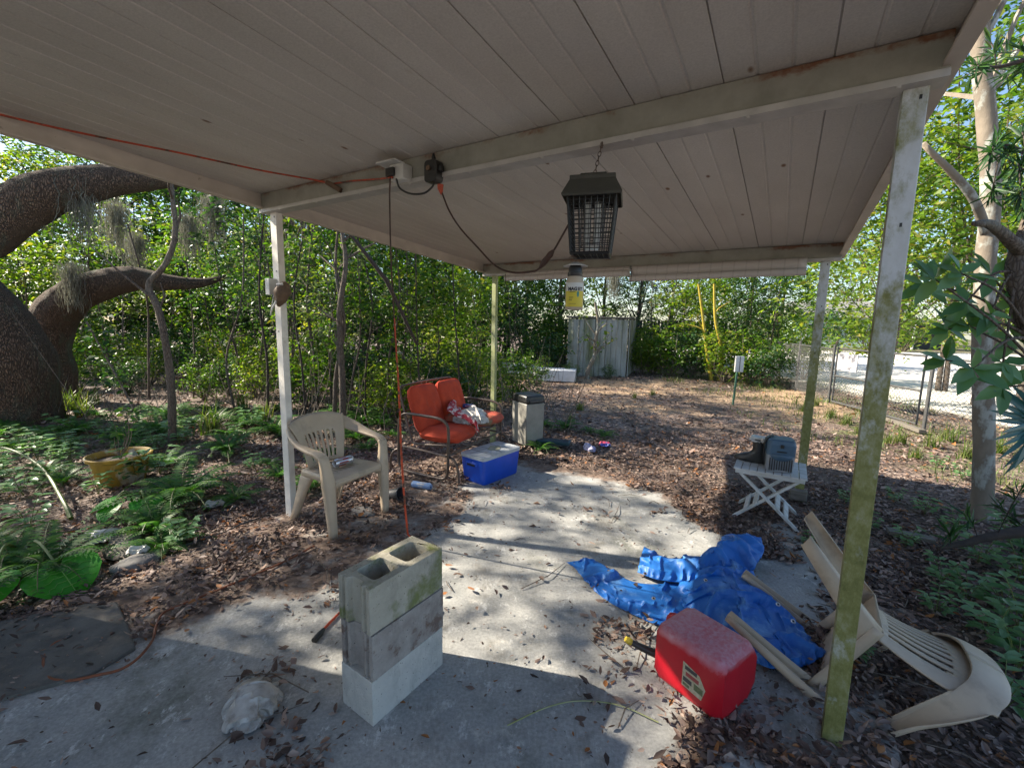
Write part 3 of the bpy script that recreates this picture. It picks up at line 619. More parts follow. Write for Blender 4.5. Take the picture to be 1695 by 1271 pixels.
# ------------------------------------------------------------------ resin chair
def make_chair(label, dents=0):
    t = thing('plastic_armchair', label, 'chair', group='beige plastic armchairs'); m = M['chair']
    def back(a, q):
        s = a*2-1; z = .43+.385*q-.035*s*s*q*q; w = .165+.075*q+.02*q*q
        y = -.15-.135*q+.075*s*s*(.35+.5*q)+.02*math.sin(q*PI)
        return Vector((s*w, y, z))
    nu, nv = 40, 20
    def skip(a, q): 
        i = int(a*nu); lo, hi = .12, .66-.10*abs(a*2-1)**2
        return lo < q < hi and 7 <= i <= 32 and (i-7) % 4 < 2
    mb = MB(); mb.grid(back, nu, nv, skip); mb.build('backrest', m, t, solid=.007, smooth=60)
    def seat(a, q):
        s = a*2-1; w = .195+.035*q; y = -.17+.42*q; z = .425-.012*(1-s*s)*math.sin(q*PI)+.004*q
        if q > .93: z -= .022*((q-.93)/.07)**1.5; y -= .012*((q-.93)/.07)
        y += .025*(1-s*s)*max(0, q-.5)
        return Vector((s*w, y, z))
    mb = MB(); mb.grid(seat, 20, 24)
    # apron all round
    for s in (-1, 1):
        mb.strip([[seat((s+1)/2, q)+Vector((s*d*.15, 0, -d)) for d in (0, .015, .045)] for q in np.linspace(0, .95, 14)])
    mb.strip([[seat(a, 1)+Vector((0, -.003*k, -d)) for k, d in enumerate((0, .015, .028+.03*abs(a*2-1)**4))] for a in np.linspace(0, 1, 16)])
    mb.build('seat', m, t, solid=.006, smooth=60)
    g = MB()
    for i in range(-3, 4):
        rows = [seat(.5+i*.095, q)+Vector((0, 0, .0042)) for q in np.linspace(.08, .62, 10)]
        g.strip([[p+Vector((-.0035, 0, 0)), p+Vector((.0035, 0, 0))] for p in rows])
    g.build('seat_groove', M['groove'], t, fix=False)
    for s in (-1, 1):
        st = [((0, -.288, .760), (0, -.012, .056), .010), ((.10, -.281, .758), (0, -.012, .055), .010), ((.19, -.252, .742), (.01, -.014, .052), .011), ((.25, -.19, .712), (.022, -.012, .044), .013), ((.283, -.105, .680), (.033, -.004, .027), .017), ((.295, -.01, .655), (.037, 0, .010), .02), ((.297, .08, .641), (.037, 0, .003), .021), ((.294, .15, .630), (.036, 0, 0), .022), ((.290, .192, .610), (.036, 0, 0), .024)]
        lg = [((.290, .192, .610), (.036, 0, 0), .024), ((.287, .214, .575), (.036, 0, 0), .028), ((.279, .224, .50), (.038, 0, 0), .034), ((.270, .232, .43), (.044, 0, 0), .045), ((.268, .238, .36), (.042, 0, 0), .045), ((.266, .245, .2), (.034, 0, 0), .04), ((.262, .252, 0), (.026, 0, 0), .034)]
        def channel(stn, k=4):
            c = smooth_path([a for a, b, d in stn], k); w = smooth_path([b for a, b, d in stn], k); dd = lerpl([d for a, b, d in stn], k); rows = []
            for i, p in enumerate(c):
                tg = (c[min(i+1, len(c)-1)]-c[max(i-1, 0)]).normalized(); wv = w[i]; nn = wv.cross(tg).normalized()
                if nn.z < -.2 or (abs(nn.z) <= .2 and nn.y < 0 and p.y > 0): nn = -nn
                if p.y < -.2 and nn.y > 0: nn = -nn
                d = dd[i]; q = [(-1, -d), (-1, -d*.25), (-.9, -.0015), (-.6, 0), (0, .002), (.6, 0), (.9, -.0015), (1, -d*.25), (1, -d)]
                rows.append([Vector((s*e.x, e.y, e.z)) for e in [p+wv*a+nn*b for a, b in q]])
            return rows
        mb = MB(); mb.strip(channel(st)); mb.build('armrest', m, t, solid=.005, smooth=60)
        mb = MB(); mb.strip(channel(lg)); mb.build('leg', m, t, solid=.005, smooth=60)
        # gusset between front leg and seat
        bl = [((.196, -.10, .415), (.0, .075, 0), .02), ((.206, -.13, .36), (0, .06, 0), .03), ((.212, -.18, .25), (0, .043, 0), .03), ((.217, -.24, .1), (0, .034, 0), .027), ((.22, -.28, 0), (0, .027, 0), .025)]
        rows = []
        for a, w, d in [(Vector(a), Vector(w), d) for a, w, d in bl]:
            rows.append([Vector((s*e.x, e.y, e.z)) for e in (a+w-Vector((d, 0, 0)), a+w*.95-Vector((d*.2, 0, 0)), a+w*.8, a-w*.8, a-w*.95-Vector((d*.2, 0, 0)), a-w-Vector((d, 0, 0)))])
        mb = MB(); mb.strip(rows); mb.build('leg', m, t, solid=.005, smooth=60)
    return t
M['groove'] = mat('seat_groove_brown', (.20, .165, .125), (.15, .12, .09), 9, .6)  # darker brown for the strips along the seat grooves
ch = make_chair('upright beige plastic armchair beside the left post'); ch.location = (-1.36, 3.35, .004); ch.rotation_euler = (0, 0, R(-117.4))
ch2 = dup(ch, label='toppled beige plastic armchair lying by the near post')
w = Vector((1.505, -2.773, 1.616)); ch2.rotation_mode = 'QUATERNION'; ch2.rotation_quaternion = Quaternion(w.normalized(), w.length); ch2.location = (1.325, 2.108, .385)
# can on the chair
def can(name, p, d, label, cat, L=.16, r=.033, mats=('can', 'label_red')):
    t = thing(name, label, cat, p); d = Vector(d).normalized(); Mx = Vector((0, 0, 1)).rotation_difference(d).to_matrix().to_4x4() @ Matrix.Translation((0, 0, -L/2))
    mb = MB(); mb.lathe([(0, .004), (r*.7, .003), (r*.8, 0), (r*.98, .01), (r, .02), (r, L-.018), (r*.82, L-.003), (r*.8, L), (r*.74, L-.004), (0, L-.005)], 24, Mx); mb.build('body', M[mats[0]], t)
    g = MB()
    for k in range(9):
        a0 = k*.7; z0 = L*(.3+.04*((k*7) % 5)); g.strip([[Mx @ Vector(((r+.0005)*math.cos(a0+q), (r+.0005)*math.sin(a0+q), z)) for q in np.linspace(0, .38, 5)] for z in (z0, z0+.05*(1+(k % 3)*.3))])
    g.build('print', M[mats[1]], t, fix=False)
    h = MB(); h.lathe([(0, L-.0042), (r*.32, L-.0042)], 10, Mx @ Matrix.Translation((r*.35, 0, 0))); h.build('opening', M['black'], t, fix=False); return t
M['label_red'] = mat('red_print', (.36, .06, .06), (.25, .05, .05), 9, .5); M['label_blue'] = mat('blue_print', (.03, .10, .36), (.02, .07, .25), 9, .5)
sp = ch.matrix_basis if False else None
csp = Vector((-1.36, 3.35, .004))
can('drink_can', csp+Vector((.035, .02, .425+.036)), (-.55, -.80, .0), 'silver drink can lying on the beige chair seat', 'can')
# ------------------------------------------------------------------ slack cloth
def relax(fn, nu, nv, base, slack, hump, seed, zfree):
    """cloth laid slack inside an outline, refined from coarse to fine: the surplus length buckles into folds and creases"""
    X = None; I = slice
    NU, NV = nu, nv
    for lev, iters in ((4, 220), (2, 60), (1, 8)):
        nu, nv = NU//lev, NV//lev
        X0 = np.array([[fn(i/nu, j/nv) for j in range(nv+1)] for i in range(nu+1)]); A_, B_ = np.meshgrid(np.linspace(0, 1, nu+1), np.linspace(0, 1, nv+1), indexing='ij')
        E = np.clip(np.minimum.reduce([A_, 1-A_, B_, 1-B_])*6, 0, 1); floor = base+hump*np.sin(PI*A_)*np.sin(PI*B_)
        if X is None:
            Z = np.array([[noise.noise(Vector((p[0]*3.2, p[1]*3.2, seed))) for p in row] for row in X0]); X = X0.copy(); X[:, :, 2] = floor+np.maximum(0, .05*E*(Z+.45))
        else:   # refine the coarser sheet
            Y = np.repeat(np.repeat(X, 2, 0), 2, 1)[:2*X.shape[0]-1, :2*X.shape[1]-1].copy(); Y[1::2] = (X[:-1][:, np.repeat(np.arange(X.shape[1]), 2)[:-1]]+X[1:][:, np.repeat(np.arange(X.shape[1]), 2)[:-1]])/2; Y[:, 1::2] = (Y[:, :-1:2]+Y[:, 2::2])/2; X = Y
            Z = np.array([[noise.noise(Vector((p[0]*14, p[1]*14, seed+lev))) for p in row] for row in X0]); X[:, :, 2] += .004*Z*E
        sl = []
        for o in (0, 1):
            k = (nu+1-o)//2; m = (nv+1-o)//2
            sl += [((I(o, o+2*k-1, 2), I(None)), (I(o+1, o+2*k, 2), I(None))), ((I(None), I(o, o+2*m-1, 2)), (I(None), I(o+1, o+2*m, 2))), ((I(o, o+2*k-1, 2), I(0, nv)), (I(o+1, o+2*k, 2), I(1, nv+1))), ((I(o, o+2*k-1, 2), I(1, nv+1)), (I(o+1, o+2*k, 2), I(0, nv)))]
        rest = [np.linalg.norm(X0[d[0]]-X0[d[1]], axis=-1)*slack for d in sl]; edge = E < .02
        for it in range(iters):
            X[:, :, 2] -= .0005
            for d, r0 in zip(sl, rest):
                dv = X[d[1]]-X[d[0]]; l = np.linalg.norm(dv, axis=-1)+1e-9; cr = ((l-r0)/l*.4)[..., None]*dv; X[d[0]] += cr; X[d[1]] -= cr
            X[:, :, :2] += (X0[:, :, :2]-X[:, :, :2])*(.015+.4*edge[..., None]); X[:, :, 2] = np.clip(X[:, :, 2], floor*.9+.003, floor+zfree*E+.012)
    return X
def crumple(w, d, h, seed, n=40, sharp=1.5):
    """a crumpled bag or rag: a slack sheet gathered into a rounded patch"""
    def f(a, b):
        x, y = a*2-1, b*2-1; px, py = x*math.sqrt(1-y*y/2), y*math.sqrt(1-x*x/2); k = 1+.16*noise.noise(Vector((px*1.6, py*1.6, seed)))
        return Vector((px*k*w/2, py*k*d/2, 0))
    n = max(16, n//4*4); X = relax(f, n, n, .003, sharp, h*.42, seed, h*.75); mb = MB(); mb.v = [tuple(p) for p in X.reshape(-1, 3)]
    for i in range(n):
        for j in range(n): q = i*(n+1)+j; mb.f.append((q, q+n+1, q+n+2, q+1)); mb.m.append(0)
    return mb
# ------------------------------------------------------------------ glider love seat
def glider():
    fd = Vector((.9, -.43, 0)).normalized(); Fp = Vector((-.60, 4.15, 0)); wd = Vector((-fd.y, fd.x, 0)); WID = 1.12
    c = Fp+wd*WID/2-fd*.31; rz = math.atan2(fd.y, fd.x)-PI/2
    t = thing('glider_loveseat', 'rusty glider love seat with faded red cushions', 'glider seat', c, rz)
    m = M['steel']; hw = WID/2
    # local +x = near side (towards the camera), +y = front
    for s in (1, -1):
        x = s*hw; mb = MB()
        mb.tube(smooth_path([(x, -.30, .50), (x, -.28, .60), (x, -.2, .645), (x, .05, .645), (x, .2, .635), (x, .285, .59), (x, .305, .50), (x, .30, .30), (x, .295, .12), (x, .26, .045), (x, .17, .03), (x, 0, .035), (x, -.2, .045), (x, -.29, .08), (x, -.31, .2), (x, -.30, .50)], 5), .0145, 10)
        mb.build('arm_frame', m, t)
        b = MB(); b.tube(smooth_path([(x, -.28, .30), (x, 0, .29), (x, .28, .27)], 4), .012, 8)
        b.tube(smooth_path([(x-s*.03, .29, .26), (x-s*.01, .36, .24), (x, .41, .17), (x, .425, .02)], 5), .013, 10)
        b.tube(smooth_path([(x-s*.03, -.29, .26), (x-s*.01, -.36, .24), (x, -.41, .17), (x, -.425, .02)], 5), .013, 10); b.build('base_leg', m, t)
    f = MB(); ix = hw-.06
    f.tube(smooth_path([(-ix, .26, .36), (-ix, -.12, .33), (-ix, -.20, .40), (-ix, -.32, .80), (-ix+.03, -.345, .885), (-ix+.12, -.35, .905), (0, -.355, .91), (ix-.12, -.35, .905), (ix-.03, -.345, .885), (ix, -.32, .80), (ix, -.20, .40), (ix, -.12, .33), (ix, .26, .36)], 6), .0125, 10)
    for y, z in ((.26, .36), (-.14, .335), (.06, .345)): f.tube([(-ix, y, z), (ix, y, z)], .010, 8)
    for k in range(9): f.tube([(-ix+ix*2*k/8, .26, .355), (-ix+ix*2*k/8, -.14, .33)], .004, 6)
    for z, y in ((.5, -.235), (.65, -.277), (.78, -.315)): f.tube([(-ix, y, z), (ix, y, z)], .006, 6)
    for y in (-.3, .3): f.tube([(-hw, y, .28), (hw, y, .28)], .012, 8)
    f.build('seat_frame', m, t)
    def cushion(cx, w, org, ux, uy, uz, d, th, puff, seed, tuft=True, bend=None):
        mb = MB(); n = 22
        def fn(side):
            def g(a, b):
                x = a*2-1; y = b*2-1; e = (1-abs(x)**5)*(1-abs(y)**5); e = max(e, 0)**.45
                h = th/2*e+puff*(1-x*x)*(1-y*y)
                if tuft: 
                    for tx, ty in ((-.45, .0), (.45, 0), (0, .0)): h -= .022*math.exp(-((x-tx)**2*9+(y-ty)**2*9)*4)*(1 if side > 0 else 0)
                h += .012*noise.noise(Vector((x*2.2, y*2.2, seed)))*e+.007*(1-abs(noise.noise(Vector((x*5, y*3, seed+2))))*2)*e+.004*math.sin(x*38+3*y)*max(0, abs(y)-.72)*2*e
                p = org+ux*(cx+x*(1-.13*abs(y)**6)*w/2)+uy*(y*(1-.12*abs(x)**6)*d/2)+uz*(side*h)
                return bend(p, x, y) if bend else p
            return g
        mb.grid(fn(1), n, n); mb.grid(fn(-1), n, n)
        return mb
    up = Vector((0, -.30, .95)).normalized(); nf = Vector((0, .95, .30)).normalized()
    wb = (ix*2-.03)/2
    for cx, nm in ((wb/2, 'left'), (-wb/2, 'right')):
        o = cushion(cx, wb, Vector((0, -.19, .655)), Vector((1, 0, 0)), up, nf, .52, .10, .012, cx*9).build('back_cushion', M['red_cush'], t, smooth=180)
        pp = MB(); k = []
        for q in np.linspace(0, 2*PI, 60):
            sx, sy = math.cos(q), math.sin(q); e = 5; rr = (abs(sx)**e+abs(sy)**e)**(-1/e); k.append(Vector((0, -.19, .655))+Vector((1, 0, 0))*(cx+sx*rr*wb*.495)+up*(sy*rr*.257)+nf*.02)
        pp.tube(k, .005, 6, caps=False); pp.build('piping', M['red_cush'], o)
    # near seat cushion: flat, far seat cushion: slipped forward and bent over the front edge
    cushion(wb/2-.01, wb*.98, Vector((0, .08, .415)), Vector((1, 0, 0)), Vector((0, 1, 0)), Vector((0, 0, 1)), .50, .125, .012, 4.4, False).build('seat_cushion', M['red_cush'], t, smooth=180)
    def bend(p, x, y): return p+Vector((-.05*y, .03*y, .045*(x < 0)*0+.05*max(0, -y)*.6+.02*x*y))
    o = cushion(-wb/2-.05, wb*1.02, Vector((0, .13, .475)), Vector((.98, .16, 0)), Vector((-.16, .98, 0)), Vector((0, 0, 1)), .56, .12, .014, 7.7, False, bend).build('seat_cushion', M['red_seat'], t, smooth=180); o['label'] = 'stained seat cushion slipped to the far side'
    return t, c, rz
gl, gc, grz = glider()
GM = Matrix.Translation(gc) @ Matrix.Rotation(grz, 4, 'Z')
def lay(name, mb, m, p, rot, label, cat, smooth=50, solid=.002):
    o = mb.build(name, m, loc=p, rot=rot, smooth=smooth, solid=solid); return tag(o, label, cat)
lay('plastic_bag', crumple(.44, .36, .36, 3.1, 44), M['bag'], GM @ Vector((-.14, .15, .47)), (0, 0, .6), 'crumpled white plastic bag on the red glider cushions', 'bag')
mb = MB(); n = 40; cen = smooth_path([(-.10, -.09, .60), (.0, -.02, .57), (.05, .10, .53), (.09, .24, .485), (.10, .34, .45), (.10, .37, .36)], 8); rows = []
for i, p in enumerate(cen):
    k = i/len(cen); w_ = .095+.05*math.sin(k*5+1)-.03*k; rows.append([p+Vector((a*w_, .25*a*w_, .05+.04*(1-a*a)+.02*noise.noise(Vector((a*2.5, k*6, 1)))+.012*noise.noise(Vector((a*6, k*14, 4))))) for a in np.linspace(-1, 1, 14)])
mb.strip(rows); o = mb.build('cloth', M['towel'], loc=gc, rot=(0, 0, grz), smooth=180, solid=.006); tag(o, 'red and white floral cloth draped over the glider seat', 'cloth')
q = GM @ Vector((-.36, -.02, .58)); can('drink_can', q, (.75, -.55, .05), 'blue printed can on the stained glider cushion', 'can', .17, .036, ('label_blue', 'can'))
t = thing('plastic_tub', 'small pale blue lidded tub behind the white bag', 'tub', GM @ Vector((-.19, -.08, .53)))
mb = MB(); mb.lathe([(0, 0), (.04, 0), (.045, .05), (0, .05)], 20); mb.build('tub', M['tubblue'] if 'tubblue' in M else M.setdefault('tubblue', mat('pale_blue_plastic', (.22, .34, .58), (.2, .3, .5), 8, .4)), t); mb = MB(); mb.lathe([(0, .062), (.047, .062), (.049, .05), (.047, .047)], 20); mb.build('lid', M['bag'], t)
# ------------------------------------------------------------------ cooler
def cooler():
    ld = Vector((.63, .777, 0)).normalized(); wd = Vector((-ld.y, ld.x, 0)); L, W, H = .57, .32, .25
    c = Vector((-.255, 4.075, 0))+ld*L/2+wd*W/2
    t = thing('cooler_box', 'blue cooler with a dirty white lid beside the glider', 'cooler', c, math.atan2(ld.y, ld.x))
    mb = MB(); rings = []
    for z, sc in ((.0, .90), (.008, .925), (.10, .955), (H-.002, 1.0)):
        poly = []
        for cx, cy, a0 in ((L/2*sc-.035, W/2*sc-.035, 0), (-L/2*sc+.035, W/2*sc-.035, 90), (-L/2*sc+.035, -W/2*sc+.035, 180), (L/2*sc-.035, -W/2*sc+.035, 270)):
            for k in range(6): a = R(a0+18*k); poly.append(Vector((cx+.035*math.cos(a), cy+.035*math.sin(a), z)))
        rings.append(poly+[poly[0]])
    mb.strip(rings); mb.add(rings[0][:-1], [tuple(range(24))]); mb.add(rings[-1][:-1], [tuple(range(24))]); mb.build('body', M['cool_blue'], t, bevel=.004)
    l = MB(); rbox(l, (0, 0, H+.017), (L+.012, W+.012, .034), .038, n=6)
    lo = l.build('lid', M['cool_lid'], t, bevel=.007)
    g = MB()
    for x in (-.14, 0, .14): g.box((x, 0, H+.0347), (.005, W-.04, .0016))
    g.box((0, .05, H+.0349), (L-.05, .004, .0014)); g.build('lid_groove', M['darkgrey'], lo, smooth=0)
    h = MB(); h.box((-L/2+.004, 0, H-.055), (.028, .15, .045)); h.build('handle', M['cool_blue'], t, bevel=.012)
    h = MB(); h.box((-L/2-.012, 0, H-.06), (.004, .10, .02)); h.build('handle_recess', M['black'], t, smooth=0)
    k = MB(); k.box((.05, .0, H+.0365), (.15, .12, .002), Matrix.Rotation(.5, 3, 'Z')); k.build('dirt_patch', M['lidstain'], lo)
M['lidstain'] = mat('lid_mud_stain', (.20, .20, .12), (.30, .30, .24), 12, .8)
cooler()
# ------------------------------------------------------------------ bin
t = thing('trash_bin', 'tall grey bin with a black lid behind the cooler', 'bin', (.22, 5.72, 0), R(32))
mb = MB(); mb.box((0, 0, .275), (.27, .33, .55), taper=1.05); mb.build('body', M['bin_grey'], t, bevel=.012)
mb = MB(); mb.box((0, 0, .605), (.30, .36, .105), taper=.93); mb.build('lid', M['black'], t, bevel=.025, segs=3)
mb = MB(); mb.box((0, -.1905, .585), (.2, .01, .03)); mb.build('lid_slot', M['darkgrey'], t, bevel=.003)
# ------------------------------------------------------------------ folding table
def table():
    lx = Vector((.847, -.53, 0)); c = Vector((2.16, 3.535, 0)); t = thing('folding_table', 'small white slatted folding table on the leaf litter', 'table', c, math.atan2(lx.y, lx.x)); m = M['tablewhite']
    W, D, Z = .51, .47, .45; mb = MB(); n = 9; sw = W/n
    for k in range(n): mb.box((-W/2+sw*(k+.5), 0, Z-.006+random.uniform(-.001, .001)), (sw-.006, D, .013))
    mb.build('tabletop', m, t, smooth=0, bevel=.002)
    for y in (-D/2+.03, D/2-.03):
        mb = MB(); mb.box((0, y, Z-.030), (W-.03, .02, .034)); mb.build('rail', m, t, smooth=0, bevel=.002)
    for s, off in ((1, .0), (-1, .024)):
        for y in (-D/2+.055+off, D/2-.055-off):
            mb = MB(); mb.bar((-s*(W/2-.05), y, Z-.05), (s*(W/2-.02), y, .004), .02, .036, (0, 0, 1) if False else (0, 1, 0)); mb.build('leg', m, t, smooth=0, bevel=.002)
    for s in (1, -1):
        for q in (.10, .16):
            x = s*(W/2-.02)*(1-q/.42*1.0)+s*.0; z = .004+(Z-.05)*q/.42
            x = s*(W/2-.02)+(-s*(W-.07))*(z/(Z-.05))
            mb = MB(); mb.box((x+s*.014, 0, z), (.012, D-.10, .05), Matrix.Rotation(-s*R(42), 3, 'Y')); mb.build('crossbar', m, t, smooth=0, bevel=.002)
    return t
table()
TX = Matrix.Translation((2.16, 3.535, .453)) @ Matrix.Rotation(math.atan2(-.53, .847), 4, 'Z')
def case():
    p = TX @ Vector((.055, -.075, 0)); t = thing('vented_case', 'blue grey vented case with dark strap on the folding table', 'case', p, math.atan2(-.53, .847)+R(8))
    W, D, H = .20, .20, .255
    def shell(z0, z1, w0, w1, mb, r=.035):
        rings = []
        for z, w in ((z0, w0), (z1, w1)):
            poly = []
            for cx, cy, a0 in ((W/2*w-r, D/2*w-r, 0), (-W/2*w+r, D/2*w-r, 90), (-W/2*w+r, -D/2*w+r, 180), (W/2*w-r, -D/2*w+r, 270)):
                for k in range(6): a = R(a0+18*k); poly.append(Vector((cx+r*math.cos(a), cy+r*math.sin(a), z)))
            rings.append(poly+[poly[0]])
        mb.strip(rings); return rings
    mb = MB(); shell(0, .13, .93, .98, mb); mb.build('lower_body', M['greycase'], t)
    mb = MB(); a = shell(.13, .215, .985, 1.0, mb); b = shell(.215, .245, 1.0, .93, mb); e = shell(.245, H, .93, .78, mb, .03); mb.add(e[1][:-1], [tuple(range(24))]); mb.build('upper_body', M['bluecase'], t)
    g = MB()
    for k in range(10): x = -.075+.15*k/9; g.box((x, -D/2*.965-.001, .06), (.0065, .008, .085 if 2 < k < 8 else .10))
    g.build('vent', M['black'], t, smooth=0)
    g = MB(); pts = [Vector((.078*math.cos(q), -D/2-.002, .14+.05*math.sin(q))) for q in np.linspace(PI, 2*PI, 14)]; g.add(pts+[Vector((0, -D/2-.002, .145))], [tuple(range(15))]); g.build('vent_cover', M['bluecase'], t, solid=.006, fix=False)
    g = MB(); g.box((.0, -D/2-.004, .208), (.025, .012, .028)); g.box((0, -D/2-.004, .165), (.07, .01, .008)); g.build('latch', M['black'], t, bevel=.003)
    s = MB(); c = smooth_path([(-.10, .02, .02), (-.112, .0, .12), (-.108, -.01, .22), (-.07, 0, .268), (-.05, .04, .262), (-.09, .06, .24), (-.12, .03, .18)], 6)
    s.strip([[p+Vector((0, -.02, 0)), p+Vector((0, .02, 0))] for p in c]); s.build('strap', M['black'], t, solid=.004)
case()
def boot():
    p = TX @ Vector((-.10, .02, 0)); t = thing('rubber_boot', 'black rubber boot stuffed with pale plastic on the table', 'boot', p, math.atan2(-.53, .847)+R(-12))
    mb = MB(); rings = []
    for z, cx, rx, ry in ((0, -.055, .125, .045), (.012, -.055, .13, .048), (.03, -.05, .125, .048), (.055, -.03, .10, .046), (.08, .0, .065, .045), (.11, .012, .052, .045), (.16, .01, .055, .05), (.20, .0, .062, .055), (.205, 0, .06, .053)):
        rings.append([Vector((cx+rx*math.cos(q), ry*math.sin(q), z)) for q in np.linspace(0, 2*PI, 21)])
    mb.strip(rings); mb.add(rings[0][:-1], [tuple(range(20))]); mb.build('boot', M['black'], t)
    o = crumple(.15, .13, .09, 8.2, 18).build('stuffing', M['bag'], t, loc=(0, 0, .18), solid=.002)
boot()
# ------------------------------------------------------------------ tarp, fuel can
def coons(bot, right, top, left, a, b):
    """boundary curves as functions of t"""
    A = bot(a)*(1-b)+top(a)*b; B = left(b)*(1-a)+right(b)*a
    c = bot(0)*(1-a)*(1-b)+bot(1)*a*(1-b)+top(0)*(1-a)*b+top(1)*a*b
    return A+B-c
def curve(px):
    P = smooth_path([G(x, y, .0) for x, y in px], 10)
    def f(t): k = t*(len(P)-1); i = min(int(k), len(P)-2); return P[i].lerp(P[i+1], k-i)
    return f
def tarp():
    mb = MB()
    def sheet(bot, right, top, left, nu, nv, base, slack, hump, seed):
        """cloth laid slack inside its outline: edges keep their rest length, so the surplus buckles into creases"""
        fb, fr_, ft, fl = curve(bot), curve(right), curve(top), curve(left)
        X = relax(lambda a, b: coons(fb, fr_, ft, fl, a, b), nu, nv, base, slack, hump, seed, .28)
        nu, nv = X.shape[0]-1, X.shape[1]-1
        o = len(mb.v); mb.v += [tuple(p) for p in X.reshape(-1, 3)]
        for i in range(nu):
            for j in range(nv): q = o+i*(nv+1)+j; mb.f.append((q, q+nv+1, q+nv+2, q+1)); mb.m.append(0)
    sheet([(948, 938), (990, 985), (1040, 1015), (1105, 1040), (1200, 1040)], [(1200, 1040), (1215, 1000), (1220, 950)], [(938, 932), (985, 930), (1050, 965), (1130, 965), (1220, 950)], [(948, 938), (942, 935), (938, 932)], 96, 40, .006, 1.17, .015, 3)
    sheet([(1055, 955), (1090, 968), (1140, 972), (1200, 965)], [(1200, 965), (1195, 940), (1190, 922)], [(1066, 912), (1100, 930), (1150, 930), (1190, 922)], [(1055, 955), (1060, 930), (1066, 912)], 48, 28, .035, 1.2, .05, 4)
    sheet([(1165, 1035), (1205, 1065), (1255, 1105), (1310, 1115), (1368, 1092)], [(1368, 1092), (1325, 1045), (1285, 1010), (1240, 960)], [(1145, 975), (1165, 950), (1190, 935), (1215, 930), (1240, 960)], [(1165, 1035), (1135, 1015), (1125, 995), (1145, 975)], 96, 80, .02, 1.36, .15, 6)
    sheet([(1150, 962), (1180, 960), (1215, 965), (1245, 960)], [(1245, 960), (1262, 930), (1258, 903)], [(1160, 940), (1185, 925), (1205, 905), (1258, 903)], [(1150, 962), (1152, 950), (1160, 940)], 56, 40, .07, 1.28, .12, 9)
    t = thing('tarp', 'crumpled blue tarp with eyelets lying on the slab', 'tarp', (1.1, 2.5, 0)); mb.v = [(x-1.1, y-2.5, z) for x, y, z in mb.v]
    o = mb.build('sheet', M['tarp'], t, smooth=70, solid=.0009, fix=False)
    for x, y, z, ty in ((1068, 949, .075, .4), (1082, 990, .055, .3), (1168, 960, .13, .3), (1313, 1028, .14, .5), (1288, 1000, .17, .5)):
        p = G(x, y, z)-Vector((1.1, 2.5, 0)); e = MB(); e.lathe([(.0055, .001), (.0065, .003), (.010, .003), (.0115, 0)], 16, Matrix.Rotation(ty, 4, 'X')); e.build('eyelet', M['can'], t, loc=p)
        e = MB(); e.lathe([(0, .0015), (.0055, .0015)], 12, Matrix.Rotation(ty, 4, 'X')); e.build('eyelet_hole', M['black'], t, loc=p, fix=False)
tarp()
